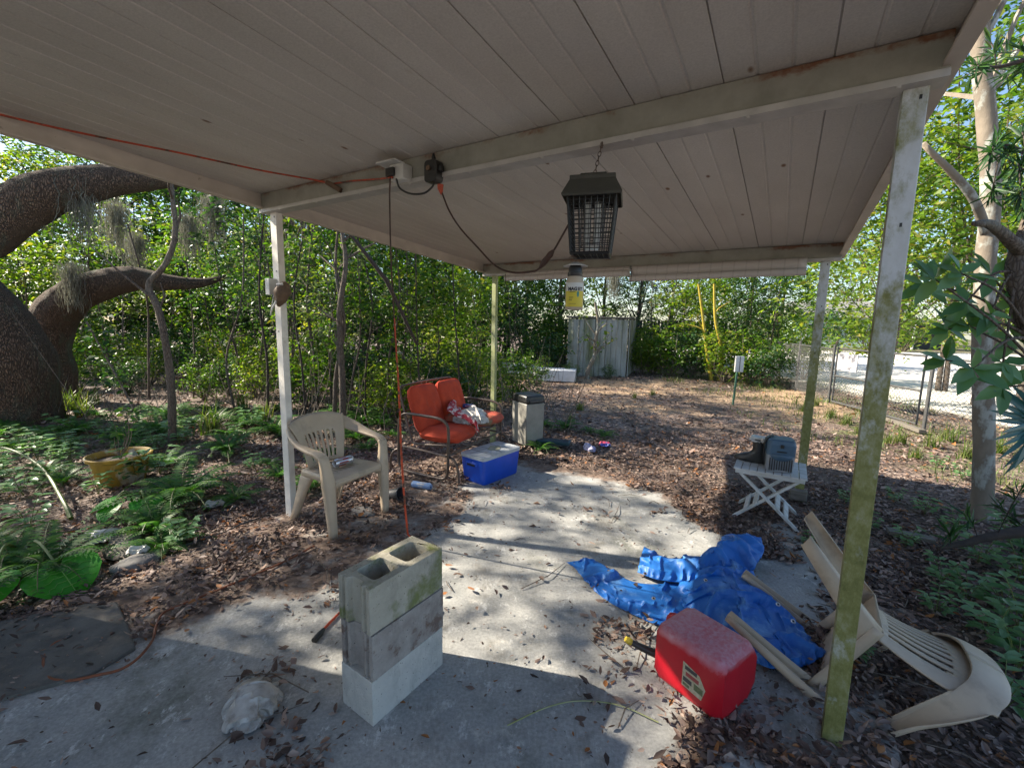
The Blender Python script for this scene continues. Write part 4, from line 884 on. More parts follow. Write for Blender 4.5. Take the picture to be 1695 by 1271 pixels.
def fuelcan():
    # near bottom corner and the two bottom edges
    A = Vector((.845, 1.545, 0)); ex = Vector((.815, .58, 0)).normalized(); ey = Vector((-ex.y, ex.x, 0)); L, W, H = .30, .245, .262
    c = A+ex*L/2+ey*W/2; t = thing('fuel_can', 'red plastic fuel can lying beside the blue tarp', 'fuel can', c, math.atan2(ex.y, ex.x))
    # cross-section seen end-on is a chamfered square; the length runs along y towards the spout
    mb = MB(); ch = .055; LY = .34; w, h = L/2, H
    sec = [(-w+ch*.5, 0), (w-ch*1.1, 0), (w, ch*1.1), (w, h-ch*1.2), (w-ch*.8, h), (-w+ch*.5, h), (-w, h-ch*.5), (-w, ch*.5)]
    rows = []
    for y, s in ((-W/2, .86), (-W/2+.03, 1.0), (-W/2+.10, 1.0), (W/2+.04, 1.0), (W/2+.07, .9)):
        rows.append([Vector((x*s, y, h/2+(z-h/2)*s)) for x, z in sec+[sec[0]]])
    mb.strip(rows); mb.add(rows[0][:-1], [tuple(range(8))]); mb.add(rows[-1][:-1], [tuple(range(8))])
    mb.build('body', M['gastop'], t, bevel=.02, segs=4, smooth=80)
    # embossed rows on the upper face
    e = MB()
    for r_, (y, n0, hh) in enumerate(((.085, 9, .018), (.045, 14, .012), (.022, 12, .012), (-.01, 6, .014))):
        for k in range(n0):
            x = -.105+.20*(k+.5)/n0+random.uniform(-.002, .002); e.box((x, y, H+.0006), (.20/n0*.45, hh, .0022)); 
            if k % 3: e.box((x, y+hh*.4*(1 if k % 2 else -1), H+.0006), (.20/n0*.8, hh*.18, .002))
    e.tube([(.06+.026*math.cos(q), -.06+.026*math.sin(q), H) for q in np.linspace(.6, 5.6, 20)], .002, 5)
    e.build('embossing', M['gastop'], t)
    # label on the side facing the camera's left
    l = MB(); x = -w-.0012
    l.add([(x, .045, .075), (x, -.045, .065), (x, -.06, .12), (x, -.03, .165), (x, .045, .185)], [(0, 1, 2, 3, 4)], 0)
    for (y0, y1, z0, z1, m) in ((.035, -.02, .155, .172, 1), (.03, -.03, .128, .146, 2), (.04, .0, .10, .12, 1), (-.01, -.05, .09, .118, 3), (.04, .01, .082, .094, 3)):
        l.add([(x-.0006, y0, z0), (x-.0006, y1, z0-.004), (x-.0006, y1, z1-.004), (x-.0006, y0, z1)], [(0, 1, 2, 3)], m)
    l.build('label', [M['lab_w'], M['darkgrey'], M['label_red'], M['lab_gr']], t, fix=False, smooth=0)
    s = MB(); s.tube(smooth_path([(-.06, W/2+.05, .06), (-.085, W/2+.10, .065), (-.13, W/2+.15, .085), (-.165, W/2+.185, .105)], 5), lerpl([.025, .02, .016, .013], 5), 12); so = s.build('spout', M['black'], t)
    y = MB(); y.tube([(-.163, W/2+.183, .103), (-.172, W/2+.192, .110), (-.182, W/2+.202, .118)], [.015, .016, .012], 12); y.build('cap', M['yellow'], so)
    hd = MB(); hd.tube(smooth_path([(.05, -.05+W/2+.06, H-.06), (.05, W/2+.12, H-.07), (.05, W/2+.12, .10), (.05, W/2+.06, .08)], 5), .016, 10); hd.build('handle', M['gas'], t)
M['lab_w'] = mat('pale_label', (.50, .47, .36), (.36, .32, .2), 60, .6); M['lab_gr'] = mat('green_print', (.07, .11, .05), (.16, .17, .09), 60, .6)
fuelcan()
# ------------------------------------------------------------------ litter items on the ground
can('water_bottle', G(698, 803, .035), (.9, -.3, 0), 'clear blue labelled water bottle on leaves under the glider', 'bottle', .2, .032, ('bottle_clear' if 'bottle_clear' in M else M.setdefault('bc', None) or 'tubblue', 'bag'))
t = thing('plant_pot', 'small black plastic pot tipped over near the hanging cord', 'pot', G(655, 818, .055)); Mx = Matrix.Rotation(R(75), 4, 'Y') @ Matrix.Rotation(.4, 4, 'X')
mb = MB(); mb.lathe([(0, -.06), (.045, -.06), (.058, .05), (.062, .05), (.062, .06), (.056, .06), (.043, -.05), (0, -.05)], 20, Mx); mb.build('pot', M['darkgrey'], t)
p = G(420, 1172, 0); lay('plastic_bag', crumple(.22, .24, .22, 5.5, 48), M['dirtybag'], (p.x, p.y, .004), (0, 0, .4), 'dirty crumpled plastic bag left of the block stack', 'bag')
p = G(976, 745, 0); lay('wrapper', crumple(.14, .22, .07, 2.2, 16), M['wrap1'] if 'wrap1' in M else M.setdefault('wrap1', mat('violet_white_wrapper', (.5, .5, .58), (.30, .26, .5), 9, .4, (.05, .06, .3), (.6, .63), 20)), (p.x, p.y, .004), (0, 0, .2), 'crumpled white and violet wrapper at the slab edge', 'wrapper')
p = G(1001, 738, 0); lay('wrapper', crumple(.17, .13, .09, 6.2, 16), M['wrap2'] if 'wrap2' in M else M.setdefault('wrap2', mat('red_blue_wrapper', (.5, .05, .1), (.08, .12, .5), 7, .4, (.6, .6, .6), (.6, .63), 15, t2=(.48, .52))), (p.x, p.y, .004), (0, 0, -.2), 'crumpled red and blue wrapper at the slab edge', 'wrapper')
t = thing('plastic_tray', 'dark teal plastic trough lying in the weeds', 'tray', G(917, 731, .05), R(-14)); mb = MB(); mb.box((0, 0, 0), (.40, .14, .05), taper=1.1); mb.build('trough', M['tealp'] if 'tealp' in M else M.setdefault('tealp', mat('teal_plastic', (.03, .085, .11), (.02, .06, .08), 8, .45)), t, bevel=.01)
mb = MB(); 
for y in (-.045, 0, .045): mb.box((0, y, .0275), (.38, .012, .006))
mb.build('rib', M['darkgrey'], t, bevel=.002)
mb = MB(); ps = [G(x, y, .008) for x, y in [(107, 1060), (92, 1066), (78, 1078), (72, 1095), (75, 1115), (90, 1127), (120, 1126), (160, 1120), (200, 1108), (230, 1090), (252, 1060), (258, 1040), (270, 1015), (300, 1003), (340, 985), (400, 962), (470, 930), (520, 905)]]
for i, q in enumerate(ps): q.z = .010+.006*(i % 2)+(.035 if i < 10 else 0)*0
mb.tube(smooth_path(ps, 6), .0062, 8, m=0); mb.tube([G(107, 1060, .012), G(113, 1056, .012), G(119, 1053, .012)], [.009, .012, .011], 10, m=1)
o = mb.build('extension_cord', [M['orange_dirty'], M['black']]); tag(o, 'dirty orange cord looped on the dark paver at the left', 'cord')
mb = MB(); ps = [G(x, y, .012) for x, y in [(562, 1014), (548, 1028), (535, 1042)]]; mb.tube(smooth_path(ps, 6), .007, 8, m=0); a = G(536, 1041, .012); b_ = G(520, 1060, .012); mb.tube([a, a.lerp(b_, .4), b_], [.009, .015, .015], 10, m=1)
o = mb.build('extension_cord', [M['orange'], M['black']]); tag(o, 'orange cord end with black socket beside the block stack', 'cord')
# paver and stones
mb = MB(); poly = [G(x, y) for x, y in [(-40, 1175), (60, 1145), (150, 1120), (225, 1075), (215, 1045), (195, 1000), (140, 1003), (60, 1020), (-60, 1045)]]; mb.prism([(p.x, p.y) for p in poly], -.03, .018); o = mb.build('paving_stone', M['paver'], bevel=.008); tag(o, 'dark weathered paving stone at the lower left', 'paving stone')
def rock(px, py, w, d, h, seed, label, z=0, m='stone'):
    mb = MB()
    def g(a, b):
        th = a*2*PI; ph = (b-.5)*PI; q = Vector((math.cos(ph)*math.cos(th), math.cos(ph)*math.sin(th), math.sin(ph)))
        r = 1+.28*noise.noise(q*1.6+Vector((seed, 0, 0)))+.1*noise.noise(q*4+Vector((seed, 0, 0))); return Vector((q.x*r*w/2, q.y*r*d/2, q.z*r*h/2))
    mb.grid(g, 20, 12); p = G(px, py); o = mb.build('stone', M[m], loc=(p.x, p.y, z+h*.2), rot=(0, 0, seed), smooth=60); tag(o, label, 'stone')
rock(225, 935, .28, .18, .07, 1.2, 'flat grey stone beside the big green leaf'); rock(600, 848, .26, .17, .04, 2.6, 'flat stone under the front of the beige chair'); rock(205, 905, .40, .2, .08, 5.3, 'long brown stone half under the ferns', m='paver')
mb = MB(); p0, p1 = G(1468, 884), G(1545, 898); mb.bar(p0+Vector((0, 0, .03)), p1+Vector((0, 0, .02)), .09, .03); o = mb.build('wood_plank', M['oldwood'], bevel=.004, smooth=0); tag(o, 'short grey plank lying on leaves right of the post', 'plank')
mb = MB(); ps = smooth_path([G(300, 905, .02), G(370, 880, .02), G(445, 850, .02)], 6); mb.strip([[p+Vector((-.02, -.05, 0)), p+Vector((.02, .05, .012*math.sin(i)))] for i, p in enumerate(ps)]); o = mb.build('edging_strip', M['black'], solid=.004); tag(o, 'black plastic edging strip lying in the leaves', 'edging')
p = G(170, 893, 0); lay('rag', crumple(.25, .16, .06, 4.5, 22), M['bag'], (p.x, p.y, .004), (0, 0, .3), 'pale crumpled rag under the ferns at left', 'rag')
p = G(230, 920, 0); lay('rag', crumple(.12, .10, .05, 7.5, 16), M['bag'], (p.x, p.y, .03), (0, 0, .3), 'small white scrap beside the flat stone', 'scrap')
p = G(355, 838, 0); lay('rag', crumple(.16, .10, .07, 9.5, 16), M['dirtybag'], (p.x, p.y, .004), (0, 0, .3), 'greyish plastic scrap behind the black edging strip', 'scrap')
# ------------------------------------------------------------------ ground, slab, litter
LIT = {'A': [(560, 800), (650, 800), (700, 812), (790, 815), (770, 850), (720, 880), (690, 895), (560, 955), (500, 1005), (440, 985), (260, 1055), (225, 1060), (190, 990), (270, 930), (430, 860)],
       'C': [(380, 1120), (470, 1105), (565, 1130), (570, 1200), (590, 1300), (370, 1300)], 'B': [(470, 1000), (565, 945), (565, 1020), (500, 1010)],
       'D': [(950, 1045), (1060, 1030), (1090, 1060), (1090, 1110), (1000, 1090)], 'E': [(1075, 795), (1095, 850), (1180, 872), (1250, 905), (1290, 925), (1400, 900), (1400, 700), (1060, 745), (880, 745), (880, 760)],
       'F': [(1090, 1130), (1180, 1195), (1250, 1110), (1380, 1000), (1420, 840), (1695, 800), (1695, 1300), (1100, 1300)]}
PAV = [(-60, 1200), (60, 1150), (150, 1125), (228, 1078), (215, 1042), (195, 1010), (140, 1012), (60, 1030), (-90, 1050)]
def inside(p, poly):
    x, y = p; r = False; j = len(poly)-1
    for i in range(len(poly)):
        a, b = poly[i], poly[j]
        if (a[1] > y) != (b[1] > y) and x < (b[0]-a[0])*(y-a[1])/(b[1]-a[1])+a[0]: r = not r
        j = i
    return r
def litter_density(x, y):
    p = Vector((x, y, 0)); u, v = loc_uv(p); onslab = .75 < u < 3.72 and v < 2.35
    q = proj(p); wx, wy = noise.noise(Vector((x*2.6, y*2.6, 11))), noise.noise(Vector((x*2.6, y*2.6, 17))); w2 = noise.noise(Vector((x*9, y*9, 4))); q = (q[0]+100*wx+40*w2, q[1]+60*wy+22*w2)
    pt = .5+.9*noise.noise(Vector((x*2.1, y*2.1, 7)))+.5*noise.noise(Vector((x*5.5, y*5.5, 2)))
    if inside(proj(p), PAV): return .14
    for k, poly in LIT.items():
        if inside(q, poly):
            if k == 'A': return max(.10, min(.85, pt*(.95 if u < .5 or v > .6 else .55)))
            return max(.25, min(.95, pt+.25)) if k in 'EF' else max(.08, min(.6, pt*.7))
    if onslab: 
        return .02+(.09 if noise.noise(Vector((x*1.3, y*1.3, 3))) > .35 else 0)
    return max(.3, min(.95, .7+.5*noise.noise(Vector((x*1.7, y*1.7, 9)))))
def build_slab():
    mb = MB(); u0, u1, v0, v1 = -.05, 3.80, -4.4, 2.52; nu, nv = 110, 190; soil = []
    def g(a, b):
        u = u0+(u1-u0)*a; v = v0+(v1-v0)*b; p = CW(u, v, 0)
        d = litter_density(p.x, p.y); s = .08+.55*min(1, d*1.1)
        if inside(proj(p), LIT['A']): s = max(s, .54)
        s = max(s, .62*max(0, min(1, (v-1.75)/.6+.5*noise.noise(Vector((p.x*2, p.y*2, 30))))), .60*max(0, min(1, (1.35-u)/1.1+.45*noise.noise(Vector((p.x*1.8, p.y*1.8, 33))))))
        if u < .3: s = max(s, .45)
        soil.append(s); return Vector((p.x, p.y, .004*noise.noise(Vector((p.x*1.5, p.y*1.5, 0)))))
    mb.grid(g, nu, nv); k = np.array(soil).reshape(nu+1, nv+1)
    for _ in range(2):
        q = k.copy(); q[1:-1, 1:-1] = (k[1:-1, 1:-1]*2+k[:-2, 1:-1]+k[2:, 1:-1]+k[1:-1, :-2]+k[1:-1, 2:])/6; k = q
    mb.attr = {'soil': k.ravel().tolist()}
    b = [CW(u0, v0, -.09), CW(u1, v0, -.09), CW(u1, v1, -.09), CW(u0, v1, -.09)]; t = [CW(u0, v0, -.003), CW(u1, v0, -.003), CW(u1, v1, -.003), CW(u0, v1, -.003)]
    n0 = len(mb.v); mb.add(b+t, [(0, 1, 5, 4), (1, 2, 6, 5), (2, 3, 7, 6), (3, 0, 4, 7)]); mb.attr['soil'] += [.6]*8
    struct(mb.build('patio_slab', M['slab'], smooth=30, fix=False))
build_slab()
def gz(x, y):
    u, v = loc_uv(Vector((x, y, 0)))
    if -.3 < u < 4.0 and v < 2.8: return -.03
    d = max(0, min(1, (max(-u-.3, u-4.0, v-2.8))/1.5))
    return -.03+d*(.06*noise.noise(Vector((x*.35, y*.35, 1)))+.03*noise.noise(Vector((x*1.4, y*1.4, 5)))+.03)
def sandness(x, y):
    k = max(0, min(1, (x-(7.6+.12*max(0, 9-y)))/1.8)); return k*max(0, min(1, (34-y)/4))
def straw(x, y):
    k = max(0, min(1, (y-6.5)/2.5, (14.2-y)/1.2, (x-.5)/1.5, (8.2-x)/1.5)); return k*max(0, min(1, .55+1.1*noise.noise(Vector((x*.45, y*.9, 21)))))
def build_ground():
    def axis(a, b, f0, f1, fine, coarse):
        out = [a]
        while out[-1] < b:
            x = out[-1]; out.append(x+(fine if f0 <= x <= f1 else coarse))
        return out
    xs = axis(-90, 90, -10, 12, .20, 3.0); ys = axis(-30, 130, -1, 16, .20, 3.0); mb = MB(); gr = []; sd = []; sw = []
    vs = []
    for x in xs:
        for y in ys:
            vs.append((x, y, gz(x, y)))
            g_ = .45
            if 4.5 < x < 9 and y > 4: g_ = .8
            if x < -2 and y > 3: g_ = .62
            if x >= 9: g_ = .9
            gr.append(g_); sd.append(sandness(x, y)); sw.append(straw(x, y))
    n = len(ys); mb.v = vs; mb.f = [(i*n+j, (i+1)*n+j, (i+1)*n+j+1, i*n+j+1) for i in range(len(xs)-1) for j in range(n-1)]; mb.m = [0]*len(mb.f)
    mb.attr = {'grass': gr, 'sand': sd, 'straw': sw}; struct(mb.build('ground', M['ground'], smooth=180, fix=False))
build_ground()
def leaf6(P, D, Nn, L, W, fold, curl):
    """P base, D direction, Nn normal (n,3); folded and curled six-vertex leaves"""
    D = D/np.linalg.norm(D, axis=1, keepdims=True); Sd = np.cross(D, Nn); Sd /= np.linalg.norm(Sd, axis=1, keepdims=True)+1e-9; Nn = np.cross(Sd, D)
    L = L[:, None]; W = W[:, None]; fold = fold[:, None]; curl = curl[:, None]
    a = P; tip = P+D*L+Nn*curl*L
    r1 = P+D*L*.33+Sd*W*.5+Nn*(fold*W+curl*L*.12); r2 = P+D*L*.70+Sd*W*.36+Nn*(fold*W*.8+curl*L*.5)
    l1 = P+D*L*.33-Sd*W*.5+Nn*(fold*W+curl*L*.12); l2 = P+D*L*.70-Sd*W*.36+Nn*(fold*W*.8+curl*L*.5)
    n = len(P); Vv = np.stack([a, r1, r2, tip, l2, l1], 1).reshape(-1, 3); o = np.arange(n)[:, None]*6
    return Vv, np.concatenate([o+np.array([[0, 1, 2, 3]]), o+np.array([[0, 3, 4, 5]])], 1).reshape(-1, 4)
def leaf4(P, D, Nn, L, W):
    D = D/np.linalg.norm(D, axis=1, keepdims=True); Sd = np.cross(D, Nn); Sd /= np.linalg.norm(Sd, axis=1, keepdims=True)+1e-9; Nn = np.cross(Sd, D); L = L[:, None]; W = W[:, None]
    Vv = np.stack([P, P+D*L*.45+Sd*W*.5+Nn*W*.18, P+D*L-Nn*W*.15, P+D*L*.45-Sd*W*.5+Nn*W*.18], 1).reshape(-1, 3)
    return Vv, np.arange(len(P)*4).reshape(-1, 4)
def unit(n): 
    v = rng.normal(size=(n, 3)); return v/np.linalg.norm(v, axis=1, keepdims=True)
def litter(name, n, box, lmin, lmax, dens, label=None, zmul=1.0):
    pts = []
    while len(pts) < n:
        x = box[0]+(box[1]-box[0])*random.random(); y = box[2]+(box[3]-box[2])*random.random()
        if random.random() < dens(x, y): pts.append((x, y))
    P = np.array([(x, y, max(0, gz(x, y)) if loc_uv(Vector((x, y, 0)))[0] > -.05 and loc_uv(Vector((x, y, 0)))[1] < 2.52 and loc_uv(Vector((x, y, 0)))[0] < 3.8 else gz(x, y)) for x, y in pts]); P[:, 2] += .003+rng.random(n)**2*.028*zmul
    a = rng.random(n)*2*PI; D = np.stack([np.cos(a), np.sin(a), rng.normal(0, .22, n)], 1); Nn = np.stack([rng.normal(0, .35, n), rng.normal(0, .35, n), np.ones(n)], 1)
    L = lmin+(lmax-lmin)*rng.random(n)**1.6*1.25; Vv, Ff = leaf6(P, D, Nn, L, L*(.26+.34*rng.random(n)), rng.normal(.15, .28, n), rng.normal(.06, .24, n))
    Vv[:, 2] = np.maximum(Vv[:, 2], np.repeat(P[:, 2], 6)-.004)
    return stuff(npmesh(name, Vv, Ff, M['litter']))
def near_d(x, y):
    d = litter_density(x, y); r = math.hypot(x, y); return d if r < 4 else d*max(.15, 1-(r-4)/6)
litter('leaf_litter', 46000, (-5.5, 5.5, .6, 6.5), .020, .058, near_d)
litter('leaf_litter', 22000, (-9, 8.5, 5, 14), .045, .09, lambda x, y: .85-.75*straw(x, y))
litter('leaf_litter', 26000, (-3.4, 3.8, .7, 4.3), .018, .05, lambda x, y: litter_density(x, y)**2)
litter('leaf_crumbs', 42000, (-3.6, 4.2, .7, 5.2), .006, .022, lambda x, y: min(1, litter_density(x, y)*1.1+.06))
# fine crumbs and twigs on the slab
def twigs():
    mb = MB()
    for k in range(420):
        x = random.uniform(-2.5, 4.2); y = random.uniform(.8, 5.2)
        if random.random() > litter_density(x, y)+.12: continue
        a = random.random()*PI; L = random.uniform(.05, .28)*(1 if random.random() < .8 else 2); p = Vector((x, y, .010)); d = Vector((math.cos(a), math.sin(a), 0)); s = Vector((-d.y, d.x, 0))
        mb.tube([p, p+d*L*.5+s*L*random.uniform(-.15, .15)+Vector((0, 0, .012)), p+d*L], [.0025, .003, .0015], 5)
    return stuff(mb.build('fallen_twigs', M['twig']))
twigs()
# long thin vines on the slab
mb = MB(); mb.tube(smooth_path([G(x, y, .01) for x, y in [(840, 1200), (900, 1172), (950, 1160), (1000, 1162), (1040, 1172), (1090, 1195)]], 6), .0028, 5); o = mb.build('vine', M['grass'] if False else M['post_green']); tag(o, 'thin green vine trailing over the slab in front of the fuel can', 'vine')
# ------------------------------------------------------------------ foliage
def cloud(centers, rad, per, L, up=.55, tw=4):
    """sprays: each centre carries a few twigs with leaves set alternately along them"""
    c0 = np.array(centers, float); m = len(c0); k = max(2, per//tw); n = m*tw*k
    c = np.repeat(c0, tw*k, 0); r = np.array(rad if hasattr(rad, '__len__') else [rad]*m, float)
    T = unit(m*tw); T[:, 2] = T[:, 2]*.55-.05; T /= np.linalg.norm(T, axis=1, keepdims=True); ln = np.repeat(r, tw)*(.6+.9*rng.random(m*tw))
    T = np.repeat(T, k, 0); ln = np.repeat(ln, k); q = np.tile((np.arange(k)+.6)/k, m*tw)+rng.normal(0, .06, n)
    S_ = np.cross(T, np.array([[0, 0, 1.]])); S_ /= np.linalg.norm(S_, axis=1, keepdims=True)+1e-6; sg = np.where(np.tile(np.arange(k) % 2, m*tw) > 0, 1., -1.)[:, None]
    P = c+T*(ln*q)[:, None]; P[:, 2] -= (ln*q**2*.35); P += rng.normal(0, .012, (n, 3))
    D = T*.65+S_*sg*(.75+.3*rng.random((n, 1)))+unit(n)*.35; D[:, 2] -= .3
    Nn = unit(n)*.55; Nn[:, 2] += up; LL = L*(.55+.75*rng.random(n)); return leaf4(P, D, Nn, LL, LL*(.38+.2*rng.random(n)))
def ell(n, c, r, inner=.35, zbias=0):
    v = unit(n)*((inner+(1-inner)*rng.random(n)**.6)[:, None]); return v*np.array(r)+np.array(c)
def stems_to(mb, base, tips, r0, r1, forks=.4, lump=.1, n=7, wob=.12):
    base = Vector(base)
    for k, tp in enumerate(tips):
        tp = Vector(tp); mid = base.lerp(tp, .45)+Vector((random.uniform(-1, 1), random.uniform(-1, 1), .3))*wob*(tp-base).length
        mb.tube(smooth_path([base, mid, tp], 5), lerpl([r0, (r0+r1)*.55, r1], 5), n, lump=lump, seed=k)
def tree_proto(name, label, cat, group, h, trunk_r, crown_c, crown_r, nclump, crad, per, L, lm, bm, nstem=1, branches=8, spread=.3, inner=.35):
    t = thing(name, label, cat, group=group)
    cen = ell(nclump, crown_c, crown_r, inner); Vv, Ff = cloud(cen, crad, per, L); npmesh('crown', Vv, Ff, M[lm], t)
    mb = MB()
    for s in range(nstem):
        a = 2*PI*s/max(nstem, 1)+random.random(); b = Vector((math.cos(a)*.06*(nstem > 1), math.sin(a)*.06*(nstem > 1), -.1)); tip = Vector(crown_c)+Vector((math.cos(a)*spread, math.sin(a)*spread, crown_r[2]*.6))
        mid = b.lerp(tip, .5)+Vector((random.uniform(-.2, .2), random.uniform(-.2, .2), 0)); path = smooth_path([b, b.lerp(mid, .5)+Vector((random.uniform(-.08, .08), random.uniform(-.08, .08), 0)), mid, tip], 6)
        mb.tube(path, lerpl([trunk_r*1.25, trunk_r, trunk_r*.75, trunk_r*.25], 6), 9, lump=.12, seed=s)
        for k in range(branches):
            p = path[int(len(path)*random.uniform(.35, .95))-1]; q = Vector(cen[random.randrange(len(cen))]); stems_to(mb, p, [q], trunk_r*.3, trunk_r*.08, n=5)
    mb.build('trunk', M[bm], t, smooth=80)
    return t
def scatter(proto, spots, label=None):
    first = True
    for sp in spots:
        x, y, sc = sp[:3]; rz = random.random()*6.28; z = gz(x, y)
        if first: proto.location = (x, y, z); proto.rotation_euler = (0, 0, rz); proto.scale = (sc,)*3; first = False
        else: dup(proto, (x, y, z), rz, sc)
def cs(px, Y): p = col(px, Y); return p.x, p.y
# far woods
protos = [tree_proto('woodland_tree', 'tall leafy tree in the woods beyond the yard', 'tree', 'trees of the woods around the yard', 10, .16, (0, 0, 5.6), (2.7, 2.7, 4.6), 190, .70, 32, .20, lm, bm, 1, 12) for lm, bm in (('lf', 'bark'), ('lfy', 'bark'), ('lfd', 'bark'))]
far = [(-420, 15, 1), (-250, 19, 1.1), (-120, 15, .9), (-10, 20, 1.1), (90, 17, .8), (160, 20, .95), (225, 18, .9), (270, 22, 1.05), (310, 18.5, .85), (340, 20, .75), (290, 28, .7), (400, 17, .85), (440, 20, .9), (520, 16.5, .8), (605, 17, .8), (685, 16.5, .75), (765, 17.5, .75), (840, 18, .75), (480, 23, 1.0), (560, 18, .85), (650, 22, 1.0), (720, 17.5, .8), (800, 20, .9), (870, 23, .8), (930, 20, .7), (1000, 22, .65), (1055, 19.5, .6), (1110, 22, .65), (1170, 18.5, .6), (1235, 20, .6), (1290, 20, .55), (1420, 46, 1.1), (1500, 50, 1.2), (1580, 46, 1.1), (1660, 44, 1.1), (1760, 40, 1.1), (1360, 50, 1.2), (1880, 22, 1)]
for i, pr in enumerate(protos): scatter(pr, [(*cs(px, Y), s) for k, (px, Y, s) in enumerate(far) if k % 3 == i])
# understory trees with several thin stems
UL_ = 'thin stemmed bushy young tree in the understory'; UG = 'young trees of the understory'
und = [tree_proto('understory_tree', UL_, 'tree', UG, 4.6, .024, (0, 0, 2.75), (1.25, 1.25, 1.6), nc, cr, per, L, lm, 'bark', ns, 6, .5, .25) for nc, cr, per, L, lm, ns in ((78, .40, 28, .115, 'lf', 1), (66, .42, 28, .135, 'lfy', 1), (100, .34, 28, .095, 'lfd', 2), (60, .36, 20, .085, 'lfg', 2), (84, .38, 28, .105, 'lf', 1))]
us = [(120, 11.5, 1.1), (190, 10, .9), (270, 13, 1.1), (355, 11.5, 1.05), (405, 9, .95), (440, 14.5, 1.05), (475, 8.2, .9), (520, 9.6, .8), (545, 7.4, .85), (615, 8.6, .8), (655, 7.3, .78), (690, 10.5, .75), (720, 8.0, .72), (785, 9.0, .7), (850, 13.5, .8), (905, 15.5, 1), (1095, 15, 1), (1140, 14.6, 1.05), (1215, 14.2, 1.05), (1265, 13.4, 1), (60, 13, 1.2), (-60, 12, 1.1), (20, 10.5, 1), (1180, 16.5, 1.1), (-170, 9.5, 1), (1300, 14, .95), (570, 6.9, .75), (800, 13.5, .8)]
for i, pr in enumerate(und): scatter(pr, [(*cs(px, Y), s) for k, (px, Y, s) in enumerate(us) if (k*3) % 5 == i])
tall = tree_proto('added_shade_tree', 'slim tall trunk added with a hidden crown to shade the yard', 'tree', 'added trees shading the yard', 10, .085, (0, 0, 7.6), (2.0, 2.0, 1.7), 150, .5, 30, .13, 'lf', 'bark', 1, 10, .3, .1)
scatter(tall, [(-5.4, 11.0, .9), (-6.6, 14.2, 1.0)])  # added for shade bands on the yard, crowns hidden behind the roof
# shrubs
def shrub_proto(name, label, cat, group, h, r, ncl, crad, per, L, lm):
    t = thing(name, label, cat, group=group); cen = ell(ncl, (0, 0, h*.55), (r, r, h*.5), .15); cen[:, 2] = np.maximum(cen[:, 2], .12)
    Vv, Ff = cloud(cen, crad, per, L); npmesh('foliage', Vv, Ff, M[lm], t)
    mb = MB(); stems_to(mb, (0, 0, -.05), [Vector(c) for c in cen[rng.choice(ncl, 14, False)]], .014, .004, n=5); mb.build('stem', M['twig'], t); return t
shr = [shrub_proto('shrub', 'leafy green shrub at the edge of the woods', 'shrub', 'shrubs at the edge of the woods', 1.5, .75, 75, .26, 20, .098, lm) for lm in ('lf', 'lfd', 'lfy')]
ss = [(1335, 27, 2.2), (1385, 31, 2.4), (1440, 30, 2.3), (1500, 33, 2.3), (60, 17, 1.9), (130, 18, 1.8), (200, 17, 1.8), (265, 19, 2.0), (330, 17.5, 1.8), (395, 19, 2), (450, 17, 1.9), (515, 18, 1.9), (580, 19, 2), (640, 18, 1.9), (700, 19, 2), (760, 17, 1.8), (825, 18, 1.9), (10, 16, 1.7), (120, 9, .6), (200, 8.6, .55), (240, 10, .75), (330, 8.2, .55), (372, 8.8, .6), (420, 8.4, .6), (150, 10.5, .8), (300, 10.2, .75), (90, 10.5, .8), (190, 12, .9), (290, 12.5, 1.0), (375, 10.5, .9), (1180, 15.5, 1.5), (1240, 15, 1.4), (1290, 16, 1.4), (505, 7.6, .8), (600, 7.8, .75), (640, 6.8, .7), (690, 7.4, .8), (745, 7.2, .7), (795, 7.6, .8), (850, 8.6, .7), (560, 9.2, .9), (470, 9.6, .85), (410, 12.5, .9), (905, 13.6, 1.0), (925, 16, 1.3), (895, 15.2, 1.2), (880, 16.5, 1.3), (1068, 13.9, .8), (948, 12.6, .35), (1010, 12.6, .3), (1085, 14.2, 1.1), (1115, 13.4, 1.0), (1150, 13.5, 1.1), (1205, 12.6, 1.05), (1250, 12.3, 1.1), (1280, 11.8, .8), (1340, 13.5, .9), (345, 14, .9), (240, 15, 1), (160, 15.5, 1.0), (890, 11.2, .6), (660, 9.8, .9), (760, 9.4, .9), (820, 10.4, .8), (1075, 16.5, 1.3), (720, 12.5, 1), (540, 12.5, 1.0)]
for i, pr in enumerate(shr): scatter(pr, [(*cs(px, Y), s) for k, (px, Y, s) in enumerate(ss) if k % 3 == i])
# bare saplings and vines standing behind the post and the glider
mbs = []
def sapling(name, pts, r, m, label, cat='sapling', group=None, twig=4, leaves=None):
    t = thing(name, label, cat, Vector((pts[0][0], pts[0][1], 0)), 0, group); o = Vector((pts[0][0], pts[0][1], 0)); P = smooth_path([p-o for p in pts], 6)
    mb = MB(); mb.tube(P, [r*(1-.55*i/len(P)) for i in range(len(P))], 9, lump=.18, seed=r*99)
    tips = []
    for k in range(twig):
        p = P[int(len(P)*random.uniform(.4, .98))-1]; q = p+Vector((random.uniform(-.5, .5), random.uniform(-.4, .4), random.uniform(.1, .6))); tips.append(q); stems_to(mb, p, [q], r*.35, r*.12, n=5)
    mb.build('trunk', M[m], t, smooth=80)
    if leaves: Vv, Ff = cloud([tuple(q) for q in tips], .2, leaves[1], leaves[2]); npmesh('foliage', Vv, Ff, M[leaves[0]], t)
    return t
def pxpts(l, Y): 
    a = [at(x, y, Y) for x, y in l]; a[0].z = -.05; return a
